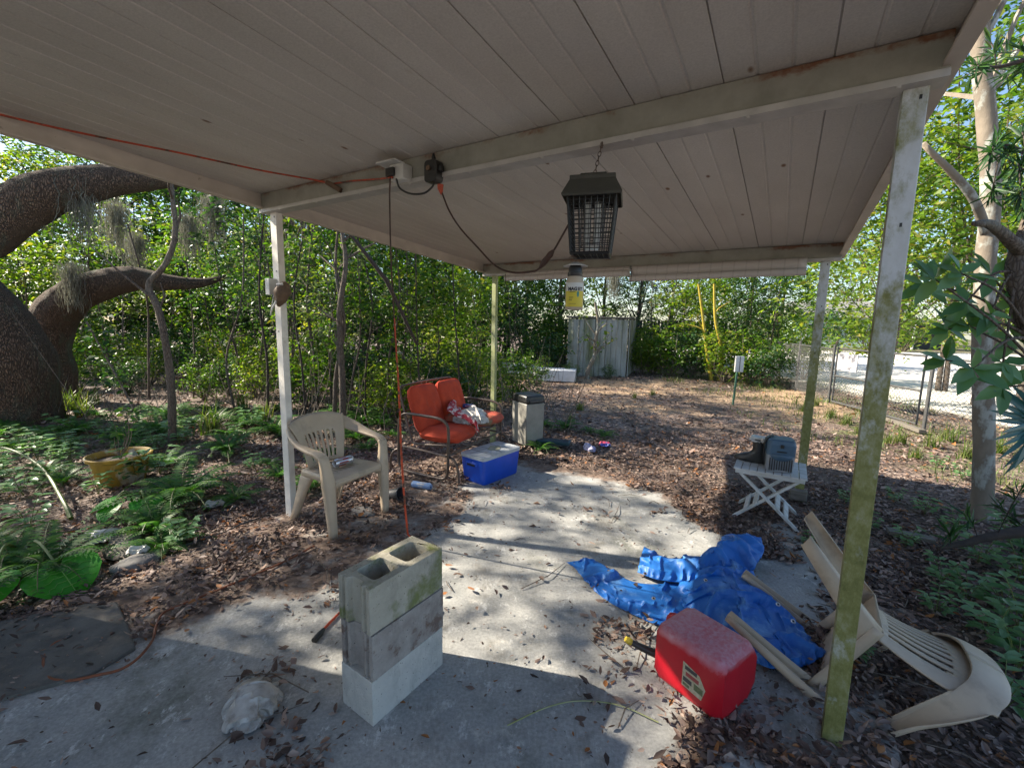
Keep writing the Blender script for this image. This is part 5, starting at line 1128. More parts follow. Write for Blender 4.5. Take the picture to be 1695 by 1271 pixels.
sapling('sapling', pxpts([(285, 742), (284, 650), (276, 580), (262, 512), (246, 472), (272, 440), (290, 390), (286, 330), (282, 290)], 5.17), .046, 'bark', 'crooked brown sapling bent twice, standing left of the chair', 'tree', None, 6)
sapling('sapling', pxpts([(568, 700), (566, 620), (562, 520), (572, 440), (566, 380)], 5.9), .05, 'bark', 'thicker grey vine wrapped sapling behind the beige chair', 'tree', None, 5, ('lf', 14, .07))
sapling('sapling', pxpts([(552, 690), (556, 620), (570, 540), (556, 450), (560, 370)], 5.95), .03, 'bark', 'slender sapling twining beside the thicker grey one', 'tree', None, 5, ('lfy', 14, .07))
bush = 0
for px, Y, r in ((433, 6.6, .022), (500, 6.4, .018), (520, 7.6, .03), (600, 6.6, .018), (640, 7.0, .02), (700, 6.5, .016), (762, 6.6, .015), (470, 8.6, .03), (380, 7.2, .02), (310, 8.4, .018), (235, 8.2, .025)):
    p = col(px, Y); x, y = p.x, p.y
    sapling('sapling', [Vector((x, y, -.05)), Vector((x+random.uniform(-.1, .1), y, .9)), Vector((x+random.uniform(-.2, .2), y+.1, 1.9)), Vector((x+random.uniform(-.3, .3), y+.1, 3.2))], r, 'dark_twig' if Y < 7 else 'bark', 'thin upright sapling among the undergrowth', 'sapling', 'thin saplings in the undergrowth', 6, (random.choice(['lf', 'lfy', 'lf']), 16, .07))
mb = MB(); mb.tube([at(578, 385, 5.6), at(640, 465, 5.7), at(690, 570, 5.9)], [.02, .028, .018], 8, lump=.2); o = mb.build('dead_branch', M['dark_twig']); tag(o, 'dark dead branch slanting down behind the red glider', 'branch')
# twiggy thicket low behind the patio
def thicket(n, box, label):
    mb = MB()
    for k in range(n):
        x = random.uniform(box[0], box[1]); y = random.uniform(box[2], box[3]); p = Vector((x, y, 0)); d = Vector((random.uniform(-.5, .5), random.uniform(-.5, .5), random.uniform(.6, 1.4))); L = random.uniform(.5, 1.3)
        mb.tube(smooth_path([p, p+d*L*.5+Vector((random.uniform(-.1, .1), 0, 0)), p+d*L], 3), lerpl([.006, .0045, .002], 3), 4)
    return stuff(mb.build('dry_twigs', M['twig']))
thicket(170, (-3.6, .9, 5.9, 9.5), ''); thicket(60, (-7, -3.5, 6, 9), '')
# ------------------------------------------------------------------ live oak at the left
oak = thing('live_oak', 'huge live oak at the left with arching rough limbs', 'tree', (-7.4, 6.4, 0)); OO = Vector((-7.4, 6.4, 0))
def limb(nm, pts, rad, n=64, lump=.13):
    P = [p-OO for p in smooth_path(pts, 22)]; rr = lerpl(rad, 22); mb = MB(); mb.tube(P, rr, n, lump=lump, seed=len(pts)+rad[0]); L = 0
    for i, p in enumerate(P):
        if i: L += (p-P[i-1]).length
        for k in range(n):
            v = Vector(mb.v[i*n+k]); d = v-p; a = 2*PI*k/n; r = rr[i]
            q = Vector((math.cos(a)*r*9, math.sin(a)*r*9, L*2.6)); f = 1-abs(noise.noise(q)*1.9); g = 1-abs(noise.noise(q*2.3+Vector((3, 1, 7)))*1.8)
            mb.v[i*n+k] = tuple(p+d*(1+(.022*f+.012*g-.02)*min(1.6, .3/max(r, .05)+.6)))
    return mb.build(nm, M['oak'], oak, smooth=180)
limb('trunk', [Vector((-7.55, 6.3, -.2)), at(18, 690, 6.2), at(10, 610, 6.1), at(-25, 540, 6.0), at(-85, 480, 5.9), at(-190, 410, 5.7)], [.62, .55, .52, .50, .46, .40])
limb('limb', [at(-170, 440, 5.7), at(-60, 395, 5.7), at(0, 362, 5.8), at(80, 318, 6.0), at(170, 300, 6.3), at(300, 290, 7.0), at(420, 270, 8.0)], [.42, .36, .31, .26, .21, .15, .10])
limb('trunk', [at(95, 680, 7.7), at(90, 620, 7.7), at(82, 560, 7.7), at(100, 510, 7.7), at(150, 478, 7.7), at(215, 462, 7.8), at(280, 468, 8.0), at(335, 468, 8.2), at(375, 458, 8.4)], [.34, .28, .30, .30, .27, .21, .14, .08, .03])
cc = np.concatenate([ell(330, (-9.2, 5.2, 6.7), (4.2, 4.6, 2.0), .1)]); cc = cc[cc[:, 2] > 4.6]; cc = np.concatenate([cc, ell(90, (-9.0, 2.9, 4.6), (2.2, 1.3, 1.2), .1), ell(110, (-6.8, 8.9, 6.8), (2.6, 1.5, 1.3), .1), ell(130, (-11.8, 6.2, 6.6), (2.6, 3.0, 1.8), .1)])  # extra unseen clumps added to the crown to shade ferns and yard
Vv, Ff = cloud(cc-np.array(OO), .38, 36, .115); npmesh('crown', Vv, Ff, M['lf'], oak)
# spanish moss
mt = thing('spanish_moss', 'grey beard of spanish moss hanging from an oak limb', 'moss', group='beards of spanish moss on the oak')
Ps = []; Fs = []; k = 0
for s in range(330):
    x, y = rng.normal(0, .10, 2); L = .25+.75*rng.random(); z0 = rng.normal(0, .08); a = rng.random()*PI; w = .0018+.0025*rng.random(); n = 12
    px, py = x, y
    for j in range(n):
        z = z0-L*j/(n-1); px += rng.normal(0, .020); py += rng.normal(0, .020); Ps += [(px-w*math.cos(a), py-w*math.sin(a), z), (px+w*math.cos(a), py+w*math.sin(a), z)]
        if j: Fs.append((k-2, k-1, k+1, k))
        k += 2
npmesh('strands', np.array(Ps), np.array(Fs), M['moss'], mt)
first = True
for px, py, Y, s in ((128, 300, 6.1, .8), (118, 440, 7.4, .75), (60, 330, 6, .45), (310, 360, 8.5, .8), (350, 330, 9, 1.0), (225, 390, 9, .8), (1018, 450, 14, .9), (190, 340, 9.5, 1.1)):
    p = at(px, py, Y)
    if first: mt.location = p; mt.scale = (s,)*3; first = False
    else: dup(mt, p, random.random()*6, s)
# ------------------------------------------------------------------ ferns and big leaved plants
def fern_proto(nf, L0, seed):
    t = thing('fern', 'arching green sword fern on the woodland floor', 'fern', group='sword ferns on the woodland floor'); Pn = []; Dn = []; Nn = []; Ln = []; ra = MB()
    for k in range(nf):
        a = 2*PI*k/nf+random.uniform(-.3, .3); L = L0*random.uniform(.6, 1.1); el = random.uniform(.65, 1.45); d = Vector((math.cos(a), math.sin(a), 0)); pts = []
        p = Vector((0, 0, 0)); th = el; n = 22
        for j in range(n+1):
            pts.append(p.copy()); p = p+(d*math.cos(th)+Vector((0, 0, math.sin(th))))*L/n; th -= (.9+el*.75)/n
        s = Vector((-d.y, d.x, 0))
        for j in range(3, n+1):
            q = j/n; ln = L*.15*(math.sin(min(1, q*1.15+.05)*PI)**.6 if q < .95 else .3)+.006; tg = (pts[j]-pts[j-1]).normalized(); up = s.cross(tg)
            for sg in (-1, 1):
                Pn.append(pts[j]); Dn.append(s*sg+tg*.35-Vector((0, 0, .12))); Nn.append(up if up.z > 0 else -up); Ln.append(ln)
        ra.tube(pts[::4]+[pts[-1]], [.003]*len(pts[::4])+[.001], 4)
    Ln = np.array(Ln); Vv, Ff = leaf4(np.array(Pn), np.array(Dn), np.array(Nn), Ln, Ln*.22+.007); npmesh('fronds', Vv, Ff, M['fern'], t); ra.build('rachis', M['ferns'], t, fix=False); return t
M['ferns'] = mat('fern_stalk', (.10, .13, .03), (.08, .08, .03), 9, .6)
fp = [fern_proto(15, .55, 1), fern_proto(19, .65, 2), fern_proto(12, .45, 3)]
fs = []
excl = [(-3.66, 3.98, .42), (-3.4, 3.6, .38), (-3.1, 3.3, .25), (-1.36, 3.35, .42), (-.7, 4.7, .8), (-4.1, 5.17, .15), (-7.5, 6.3, .9)]
tries = 0
while len(fs) < 50 and tries < 5000:
    tries += 1; x = random.uniform(-7.5, -1.7); y = random.uniform(2.5, 7.2); q = proj(Vector((x, y, 0)))
    if not (-160 < q[0] < 660 and 640 < q[1] < 960): continue
    if q[0] > 180 and q[1] > 890-.0*q[0]: continue
    if q[0] > 330 and q[1] > 830: continue
    if any(math.hypot(x-a, y-b) < r for a, b, r in excl) or any(math.hypot(x-a, y-b) < .30 for a, b, _ in fs): continue
    fs.append((x, y, random.uniform(.5, .95)))
for px, py, s in ((205, 858, .5), (255, 880, .8), (268, 905, .55), (60, 930, .9), (20, 940, .8), (300, 830, 1.1), (900, 705, .75), (935, 712, .7), (895, 742, .5), (975, 715, .5), (560, 690, .9), (600, 700, .8), (650, 720, .7), (500, 720, .9), (1000, 722, .45), (700, 690, .8)):
    p = G(px, py); fs.append((p.x, p.y, s))
for i, pr in enumerate(fp): scatter(pr, [f for k, f in enumerate(fs) if k % 3 == i])
def ear_leaf(L, W, droop):
    mb = MB()
    out = [(0, 0), (.30, -.10), (.46, -.22), (.50, -.05), (.47, .2), (.36, .5), (.2, .78), (0, 1.0)]
    rows = []
    for s in np.linspace(-1, 1, 15):
        rows.append([])
        for q in np.linspace(0, 1, 14):
            wq = np.interp(q, [0, .05, .2, .45, .7, .9, 1], [.12, .40, .5, .48, .33, .13, .0])
            back = -.24*max(0, abs(s)-.12)*(1-q)**3*1.4
            x = s*wq*W/.5*.5*2*.5; y = (q+back)*L; z = -droop*q*q*L+.10*abs(s)*wq*L-.02*L*math.sin(abs(s)*14)*(1-q)*.4+.012*math.sin(q*40)*abs(s)*L*.4
            rows[-1].append(Vector((x*2, y, z)))
    mb.strip(rows); return mb
M['vein'] = mat('leaf_vein', (.16, .36, .06), (.13, .30, .05), 9, .5, bmp=0)
def ear_plant(base, leaves, label):
    t = thing('elephant_ear', label, 'plant', base); st = MB()
    for tip, dirv, L, dr, tilt in leaves:
        tip = Vector(tip)-Vector(base); d = Vector(dirv).normalized(); x = d.cross(Vector((0, 0, 1))).normalized(); nz = x.cross(d); 
        Mx = Matrix((x, d, nz)).transposed() @ Matrix.Rotation(tilt, 3, 'Y')
        mb = ear_leaf(L, L*.62, dr); mb.v = [tuple(Mx @ Vector(v)+tip) for v in mb.v]; lf_ = mb.build('leaf', M['ear'], t, smooth=180, fix=False); vn = MB(); pv = lambda i, j: Vector(mb.v[i*14+j])+nz*.0025
        vn.tube([pv(7, j) for j in range(0, 14)], [.0035]*8+[.0015]*6, 4)
        for j0 in (0, 2, 4, 6, 8):
            for sg in (-1, 1): vn.tube([pv(7+sg*k, min(13, j0+int(k*(.2 if j0 == 0 else .45)))) for k in range(0, 7)], [.002, .002, .0018, .0016, .0014, .0012, .001], 4)
        vn.build('vein', M['vein'], lf_, fix=False)
        st.tube(smooth_path([(0, 0, 0), tip*.5+Vector((0, 0, .12)), tip], 6), lerpl([.012, .009, .006], 6), 7)
    st.build('stalk', M['stalk'], t); return t
M['stalk'] = mat('green_stalk', (.10, .145, .02), (.075, .105, .02), 9, .5)
e0 = at(72, 935, 2.50)
ear_plant((-3.25, 2.75, 0), [(G(98, 940, .10), Vector((.80, -.45, -.18)), .27, .25, .15), (G(-16, 960, .12), Vector((.5, -.7, -.25)), .2, .3, 0)], 'elephant ear plant with one large bright leaf at lower left')
ear_plant(tuple(G(232, 845)), [(G(240, 828, .14), Vector((.6, -.5, -.2)), .17, .3, .1), (G(190, 828, .12), Vector((-.6, -.5, -.1)), .16, .3, 0), (G(185, 838, .1), Vector((.1, -.9, -.3)), .14, .35, .2)], 'low elephant ear plant in front of the yellow pot')
mb = MB(); st = smooth_path([G(118, 862, 0)+Vector((0, 0, .02)), G(105, 830, .1), G(70, 775, .22), G(20, 745, .32), G(-40, 735, .36)], 6); mb.tube(st, lerpl([.018, .014, .012, .01, .008], 6), 8); o = mb.build('bent_stalk', M['stalk']); tag(o, 'long yellow green bent leaf stalk at the left edge', 'stalk')
# yellow pot
t = thing('planter_pot', 'large faded yellow planter pot among the ferns', 'planter', (-3.66, 3.98, 0)); t.scale = (.80,)*3
mb = MB(); mb.lathe([(0, 0), (.20, 0), (.215, .02), (.275, .31), (.305, .325), (.31, .36), (.295, .365), (.275, .345), (.26, .30)], 32); mb.build('pot', M['potyellow'], t)
mb = MB(); mb.lathe([(0, .30), (.15, .295), (.262, .285)], 24); mb.build('soil', M['oldsoil'] if 'oldsoil' in M else M.setdefault('oldsoil', mat('potting_soil', (.06, .045, .035), (.11, .085, .065), 30, .95, bmp=.6)), t)
mb = MB()
tips = [Vector((random.uniform(-.3, .35), random.uniform(-.1, .25), random.uniform(.5, .95))) for _ in range(8)]; stems_to(mb, (0, 0, .29), tips, .006, .002, n=5); mb.build('stem', M['twig'], t)
Vv, Ff = cloud([tuple(q) for q in tips]+[(.27, -.1, .42), (.3, -.12, .3), (.25, -.15, .2)], .11, 8, .085); npmesh('foliage', Vv, Ff, M['lfd'], t)
# vine cluster at left
p = at(172, 600, 6.2); t = thing('leafy_vine', 'dark leafy vine draped on a leaning stem near the oak', 'vine', (p.x, p.y, 0)); mb = MB(); vp = smooth_path([(.45, 0, 0), (.25, 0, .5), (.05, 0, .95), (-.2, 0, 1.5)], 5); mb.tube(vp, .012, 6); mb.build('stem', M['twig'], t); Vv, Ff = cloud([(.02+random.uniform(-.2, .2), random.uniform(-.1, .1), z) for z in np.linspace(.55, 1.55, 22)], .12, 9, .10); npmesh('foliage', Vv, Ff, M['lfd'], t)
# ------------------------------------------------------------------ strap-leaved grasses
def blades(n, L, spread, wd=.008):
    P = []; Fq = []; k = 0
    for s in range(n):
        a = rng.random()*2*PI; d = np.array([math.cos(a), math.sin(a)]); l = L*(.5+.7*rng.random()); lean = .2+.9*rng.random(); b = rng.normal(0, spread, 2); w = wd*(.6+.6*rng.random())
        for j in range(5):
            q = j/4; r = l*lean*q**1.6*.75; z = l*(q-.45*lean*q*q); c = b+d*r; sd = np.array([-d[1], d[0]])*w*(1-q*.9); P += [(c[0]-sd[0], c[1]-sd[1], z), (c[0]+sd[0], c[1]+sd[1], z)]
            if j: Fq.append((k-2, k-1, k+1, k))
            k += 2
    return np.array(P), np.array(Fq)
t = thing('grass_tuft', 'arching tuft of strap leaved grass in leaf litter', 'grass tuft', group='tufts of grass in the leaf litter'); Vv, Ff = blades(70, .38, .05); npmesh('blades', Vv, Ff, M['grass'], t)
gp = [(1490, 735, .7), (1515, 760, .6), (1470, 735, .6), (1375, 690, .7), (1400, 700, .7), (1440, 705, .7), (345, 640, 1.1), (135, 690, 1.2), (110, 680, 1.3), (155, 672, 1.0), (640, 690, .8), (350, 720, 1.3), (1080, 655, .5), (1050, 660, .5), (1330, 680, .6), (1420, 715, .5), (1540, 740, .8), (1350, 672, .6), (960, 680, .6), (945, 700, .5), (1600, 760, .8), (1650, 750, .9), (1570, 730, .9), (440, 700, 1), (400, 680, 1)]
scatter(t, [(G(x, y).x, G(x, y).y, s) for x, y, s in gp])
def dry_grass():
    P = []; Fq = []; k = 0
    for s in range(9000):
        x = random.uniform(.5, 8); y = random.uniform(6.5, 14)
        if random.random() > straw(x, y): continue
        z = gz(x, y); a = random.random()*6.28; h = random.uniform(.01, .05); w = .005; dx, dy = math.cos(a), math.sin(a); le = random.uniform(.05, .14)
        P += [(x-dy*w, y+dx*w, z), (x+dy*w, y-dx*w, z), (x+dx*le+dy*w*.3, y+dy*le-dx*w*.3, z+h), (x+dx*le-dy*w*.3, y+dy*le+dx*w*.3, z+h)]; Fq.append((k, k+1, k+2, k+3)); k += 4
    stuff(npmesh('dry_grass', np.array(P), np.array(Fq), M['dry']))
dry_grass()
def lawn():
    n = 5200; P = []; Fq = []; k = 0
    for s in range(n):
        x = random.uniform(4.2, 9.0); y = random.uniform(4.2, 13.5)
        if noise.noise(Vector((x*.7, y*.7, 8))) < .05: continue
        z = gz(x, y); a = random.random()*6.28; h = random.uniform(.04, .14); w = .006; dx, dy = math.cos(a), math.sin(a); le = random.uniform(0, .08)
        P += [(x-dy*w, y+dx*w, z), (x+dy*w, y-dx*w, z), (x+dx*le+dy*w*.3, y+dy*le-dx*w*.3, z+h), (x+dx*le-dy*w*.3, y+dy*le+dx*w*.3, z+h)]; Fq.append((k, k+1, k+2, k+3)); k += 4
    stuff(npmesh('grass', np.array(P), np.array(Fq), M['grass']))
lawn()
# weeds on the right
t = thing('weed', 'low leafy weed growing in the leaf litter at right', 'weed', group='low weeds at the right'); mb = MB(); P = []; D = []; Q = []; L = []
for k in range(6):
    a = k*1.05; tip = Vector((math.cos(a)*.08, math.sin(a)*.08, .12+.05*(k % 3))); mb.tube(smooth_path([(0, 0, 0), tip*.5+Vector((0, 0, .03)), tip], 3), .002, 4)
    for q in (.5, .8, 1):
        for s in (-1, 1): P.append(tip*q); D.append(Vector((math.cos(a+s*.9), math.sin(a+s*.9), .1))); Q.append((0, 0, 1)); L.append(.06+.03*random.random())
mb.build('stem', M['stalk'], t); Vv, Ff = leaf6(np.array(P), np.array(D), np.array(Q, float)+unit(len(P))*.25, np.array(L), np.array(L)*.5, np.full(len(P), .12), np.full(len(P), -.12)); npmesh('foliage', Vv, Ff, M['broad'], t)
wp = [(1418, 1090, .5), (1660, 1010, 1), (1600, 990, .9), (1640, 1060, 1.0), (1560, 960, .8), (1500, 900, .7), (1685, 1100, 1.1), (1690, 960, 1.2), (1620, 930, 1.0), (1480, 830, .6), (1530, 850, .8), (1580, 880, .8), (1400, 830, .6), (1340, 900, .5), (1670, 900, 1.1), (1550, 1010, .7), (1440, 870, .6), (1660, 1165, .9), (1690, 1040, 1.2), (1590, 800, .7), (1550, 780, .7)]
wl = []
for k in range(40):
    x = random.uniform(-6, -1.9); y = random.uniform(2.5, 7.0); q = proj(Vector((x, y, 0)))
    if -50 < q[0] < 640 and 650 < q[1] < 900 and not (q[0] > 330 and q[1] > 820): wl.append((x, y, random.uniform(.7, 1.5)))
scatter(t, [(G(x, y).x, G(x, y).y, s) for x, y, s in wp])
for x, y, sc in wl: dup(t, (x, y, gz(x, y)), random.random()*6.28, sc, 'low leafy weed growing between the ferns at left', 'low weeds in the fern bed')
# ------------------------------------------------------------------ right-hand trees
t = thing('yard_tree', 'pale barked tree standing right of the nearest post', 'tree', (4.05, 3.56, 0)); O2 = Vector((4.05, 3.56, 0)); P = [p-O2 for p in smooth_path(pxpts([(1624, 868), (1628, 780), (1628, 660), (1626, 560), (1632, 430), (1640, 330), (1636, 230), (1628, 150), (1622, 60), (1632, -60), (1650, -220)], 3.56), 6)]
mb = MB(); mb.tube(P, [.088, .076, .072]+[.070-.022*i/len(P) for i in range(len(P)-3)], 16, lump=.10, seed=2); stems_to(mb, P[26], [at(1528, 238, 3.4)-O2], .035, .018, wob=.05); mb.build('trunk', M['pale_bark'], t, smooth=180)
mb = MB(); br = [P[-1], P[-8], P[-14], P[-20]]; tips = [Vector(q) for q in ell(16, (0.5, 1.2, 5.2), (1.8, 1.8, 1.5), .4)]
for k, q in enumerate(tips): stems_to(mb, br[k % 4], [q], .02, .006, n=5)
mb.build('branch', M['pale_bark'], t)
cen = ell(130, (.6, 1.4, 5.0), (2.0, 2.0, 2.0), .2); Vv, Ff = cloud(cen, .34, 15, .09); npmesh('crown', Vv, Ff, M['lfy'], t)
# leafy tree between the far posts and the fence
yt = tree_proto('yard_tree', 'sunlit bright green tree leaning over the chain link fence', 'tree', None, 6, .045, (0, 0, 4.0), (2.4, 2.0, 3.2), 400, .42, 22, .125, 'lfy', 'bark', 2, 16, .5, .2); yt.location = (*cs(1456, 9.6), 0)
yt2 = tree_proto('yard_tree', 'tall green tree rising behind the sunlit one at the fence', 'tree', None, 8, .10, (0, 0, 5.6), (2.8, 2.5, 3.8), 230, .5, 20, .14, 'lf', 'bark', 1, 16, .5, .2); yt2.location = (*cs(1640, 9.4), 0)
yt3 = tree_proto('yard_tree', 'loose leafy tree standing beyond the right end of the fence', 'tree', None, 7, .08, (0, 0, 5.4), (2.3, 2.2, 2.6), 190, .5, 15, .12, 'lfy', 'bark', 1, 12, .5, .2); yt3.location = (*cs(1632, 13.5), 0)
dup(yt, (*cs(1575, 11.6), 0), 2.1, 1.15, 'sunlit bright green tree leaning over the gate right of the near post')
dup(yt2, (*cs(1720, 8.0), 0), 1.2, .95, 'green tree crown filling the top right corner behind the pale trunk')
dup(yt3, (*cs(1480, 15.5), 0), .7, 1.15, 'loose leafy tree standing across the fence behind the near post')
# broad-leaved tree close at the right edge
lq = thing('loquat_tree', 'dark stemmed tree with large glossy leaves at right edge', 'tree', (3.05, 2.1, 0)); O3 = Vector((3.05, 2.1, 0)); mb = MB()
pth = [Vector((3.05, 2.1, -.05)), at(1775, 680, 2.2), at(1712, 560, 2.2), at(1682, 450, 2.2), at(1702, 380, 2.25), at(1730, 300, 2.3), at(1760, 160, 2.4)]
mb.tube([p-O3 for p in smooth_path(pth, 6)], lerpl([.055, .045, .042, .040, .036, .03, .02], 6), 12, lump=.2, seed=4)
mb.tube([p-O3 for p in smooth_path([at(1700, 425, 2.22), at(1672, 398, 2.15), at(1640, 372, 2.1), at(1612, 370, 2.08)], 5)], lerpl([.035, .026, .02, .012], 5), 9, lump=.2)
wh = [(1548, 462), (1590, 452), (1600, 500), (1640, 455), (1570, 545), (1640, 520), (1605, 540), (1680, 560), (1660, 600), (1565, 596), (1610, 610), (1690, 490), (1660, 640), (1530, 470), (1680, 430)]
P = []; D = []; Q = []; L = []
for i, (x, y) in enumerate(wh):
    c = at(x, y, 1.95+.35*random.random())-O3; src = [p-O3 for p in pth][1+i % 3]; mb.tube(smooth_path([src, src.lerp(c, .5)+Vector((0, 0, .06)), c], 4), lerpl([.009, .006, .004], 4), 6)
    for k in range(6):
        a = k*1.05+random.random(); P.append(c); dd = _r*math.cos(a)+_u*math.sin(a)*.8+_f*random.uniform(-.5, .2)+(c-src).normalized()*.5; D.append(dd); Q.append(-_f*.8+Vector((random.uniform(-.5, .5), random.uniform(-.4, .2), .75))); L.append(random.uniform(.10, .16))
mb.build('trunk', M['oak'] if False else M['bark'], lq, smooth=180)
Vv, Ff = leaf6(np.array(P), np.array(D), np.array(Q), np.array(L), np.array(L)*.43, np.full(len(P), .10), rng.normal(-.12, .08, len(P))); npmesh('foliage', Vv, Ff, M['broad'], lq)
def needles(name, branch, clusters, Y, label, L=.085, per=26, m='lfd', z=None):
    b = [at(x, y, Y) for x, y in branch]; o = b[0].copy(); t = thing(name, label, 'branch', o); mb = MB(); mb.tube([p-o for p in smooth_path(b, 5)], lerpl(list(np.linspace(.045 if z else .014, .012 if z else .006, len(b))), 5), 8, lump=.25); P = []; D = []; Q = []; LL = []
    for x, y in clusters:
        c = at(x, y, Y+random.uniform(-.2, .2))-o; near = min([p-o for p in smooth_path(b, 5)], key=lambda p: (p-c).length); mb.tube([near, near.lerp(c, .5)+Vector((0, 0, .02)), c], .003, 5); ax = (c-near).normalized() if (c-near).length > .02 else Vector((-1, 0, .2))
        for k in range(per):
            P.append(c-ax*random.uniform(0, .10)); D.append(ax*.7+Vector(tuple(unit(1)[0]))*.9); Q.append(tuple(unit(1)[0]+np.array([0, 0, .6]))); LL.append(L*random.uniform(.7, 1.3))
    mb.build('stem', M['dark_twig'], t, smooth=180); LL = np.array(LL); Vv, Ff = leaf6(np.array(P), np.array(D), np.array(Q), LL, LL*.13, np.full(len(LL), .05), rng.normal(-.1, .1, len(LL))); npmesh('foliage', Vv, Ff, M[m], t); return t
needles('yew_branch', [(1800, 60), (1720, 90), (1660, 110), (1610, 112)], [(1690, 80), (1650, 90), (1620, 110), (1600, 125), (1660, 130), (1690, 120), (1640, 70)], 2.4, 'narrow leaved branch at the top right corner')
needles('yew_branch', [(1800, 330), (1730, 280), (1690, 250), (1650, 235)], [(1690, 215), (1650, 235), (1640, 255), (1670, 260), (1690, 285), (1660, 300), (1690, 330), (1640, 330), (1690, 350)], 2.3, 'dark narrow leaved branch beside the pale trunk')
needles('fallen_limb', [(1740, 872), (1690, 880), (1640, 888), (1590, 900), (1552, 908)], [(1690, 810), (1650, 835), (1600, 850), (1670, 860), (1690, 920), (1570, 880)], 2.75, 'dark low limb with narrow leaves at right', .11, 20, 'lfd', True)
t = thing('fan_palm', 'blue green fan palm frond at the right edge', 'palm', (2.75, 2.1, 0)); O4 = Vector((2.75, 2.1, 0)); hub = at(1725, 700, 2.2)-O4; mb = MB(); mb.tube(smooth_path([(0, 0, 0), hub*.5+Vector((.08, 0, 0)), hub], 5), .009, 7); mb.build('stalk', M['stalk'], t)
P = []; D = []; Q = []
for k in range(17):
    a = R(110+150*k/16); P.append(hub); D.append(_r*math.cos(a)+_u*math.sin(a)+Vector((0, -.12, 0))); Q.append(-_f)
Vv, Ff = leaf6(np.array(P), np.array(D), np.array(Q)+unit(17)*.1, np.full(17, .32)*rng.uniform(.85, 1.1, 17), np.full(17, .035), np.full(17, .25), rng.normal(-.05, .1, 17)); npmesh('blades', Vv, Ff, M['fanpalm'], t)
# ------------------------------------------------------------------ shed, mattress pieces, fences, neighbours
def shed():
    c0 = Vector((*cs(1040, 13.3), 0)); a = R(8); ex = Vector((math.cos(PI-a), math.sin(PI-a)*1, 0)); W, D, H = 1.78, 1.5, 1.72
    ex = Vector((-math.cos(a), math.sin(a), 0)); ey = Vector((math.sin(a+.25), math.cos(a+.25), 0)); t = thing('plank_box', 'whitish weathered plank enclosure standing behind a sapling', 'shed', c0); k = 10
    fr_ = MB(); sd = MB(); bk = MB()
    def run(mb, p, d, L, n, nz):
        for i in range(n):
            w = L/n; q = p+d*(w*(i+.5))+nz*random.uniform(-.012, .012); hh = H+random.uniform(-.02, .02); mb.bar(q+Vector((0, 0, -.05)), q+Vector((0, 0, hh)), w-.008, .022, nz)
    run(fr_, Vector((0, 0, 0)), ex, W, 11, -ey); fr_.build('front_wall', M['planks'], t, smooth=0)
    run(sd, Vector((.03, .03, 0)), ey, D, 9, -ex); sd.build('side_wall', M['planks'], t, smooth=0)
    run(bk, ex*W, ey, D, 9, ex); bk.build('side_wall', M['planks'], t, smooth=0)
    r_ = MB(); z = H+.03; cs_ = [ex*-.06-ey*.06, ex*(W+.06)-ey*.06, ex*(W+.06)+ey*(D+.05), ex*-.06+ey*(D+.05)]; r_.add([p+Vector((0, 0, z)) for p in cs_]+[p+Vector((0, 0, z+.05)) for p in cs_], [(0, 1, 2, 3), (4, 5, 6, 7), (0, 1, 5, 4), (1, 2, 6, 5), (2, 3, 7, 6), (3, 0, 4, 7)]); r_.build('roof', M['oldwood'], t, smooth=0, bevel=.01)
shed()
sapling('sapling', [Vector((*cs(976, 12.7), -.05))]+[at(x, y, 12.7) for x, y in [(974, 612), (984, 590), (986, 565), (990, 535), (985, 500)]], .075, 'pale_bark', 'crooked sapling growing in front of the plank enclosure', 'tree', None, 9, ('lfy', 10, .14))
def slabthing(p, size, rz, label):
    mb = MB(); rbox(mb, (0, 0, size[2]/2), size, .06); o = mb.build('foam_slab', M['foam'], loc=p, rot=(0, 0, rz), bevel=.03, segs=3); tag(o, label, 'foam slab')
slabthing((*cs(922, 12.4), 0), (1.15, .8, .30), R(-10), 'thick white foam slab lying left of the plank enclosure'); slabthing((*cs(862, 13.6), .06), (1.15, .8, .24), R(-4), 'farther white foam slab half hidden by twigs')
rock(925, 598, .7, .6, .7, 4.1, 'brown mound beside the plank enclosure', .15, 'oldwood'); rock(866, 594, .45, .4, .7, 2.1, 'pale brown stump behind the foam slabs', .2, 'oldwood')
t = thing('picket_fence', 'dark wooden picket fence in shade behind the enclosure', 'fence', (*cs(990, 17.5), 0)); mb = MB(); x0 = -2.1
for k in range(52):
    x = x0+k*.14; h = 1.75+.05*random.random(); mb.box((x, random.uniform(-.01, .01), h/2), (.10, .02, h))
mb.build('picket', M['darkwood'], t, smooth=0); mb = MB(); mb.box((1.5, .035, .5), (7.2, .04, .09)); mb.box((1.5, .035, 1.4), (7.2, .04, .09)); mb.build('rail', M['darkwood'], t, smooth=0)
for k, (px, l) in enumerate(((1186, 'longer leaning yellow cane by the woods'), (1198, 'second yellow cane leaning beside the longer one'))):
    p = Vector((*cs(px, 12.9), -.05)); sapling('yellow_cane', [p, at(px-10+k*12-6, 580, 12.9), at(px-22+k*8, 530, 12.9), at(px-30+k*14, 470, 12.9)], .06, 'bamboo', l, 'cane', None, 2)
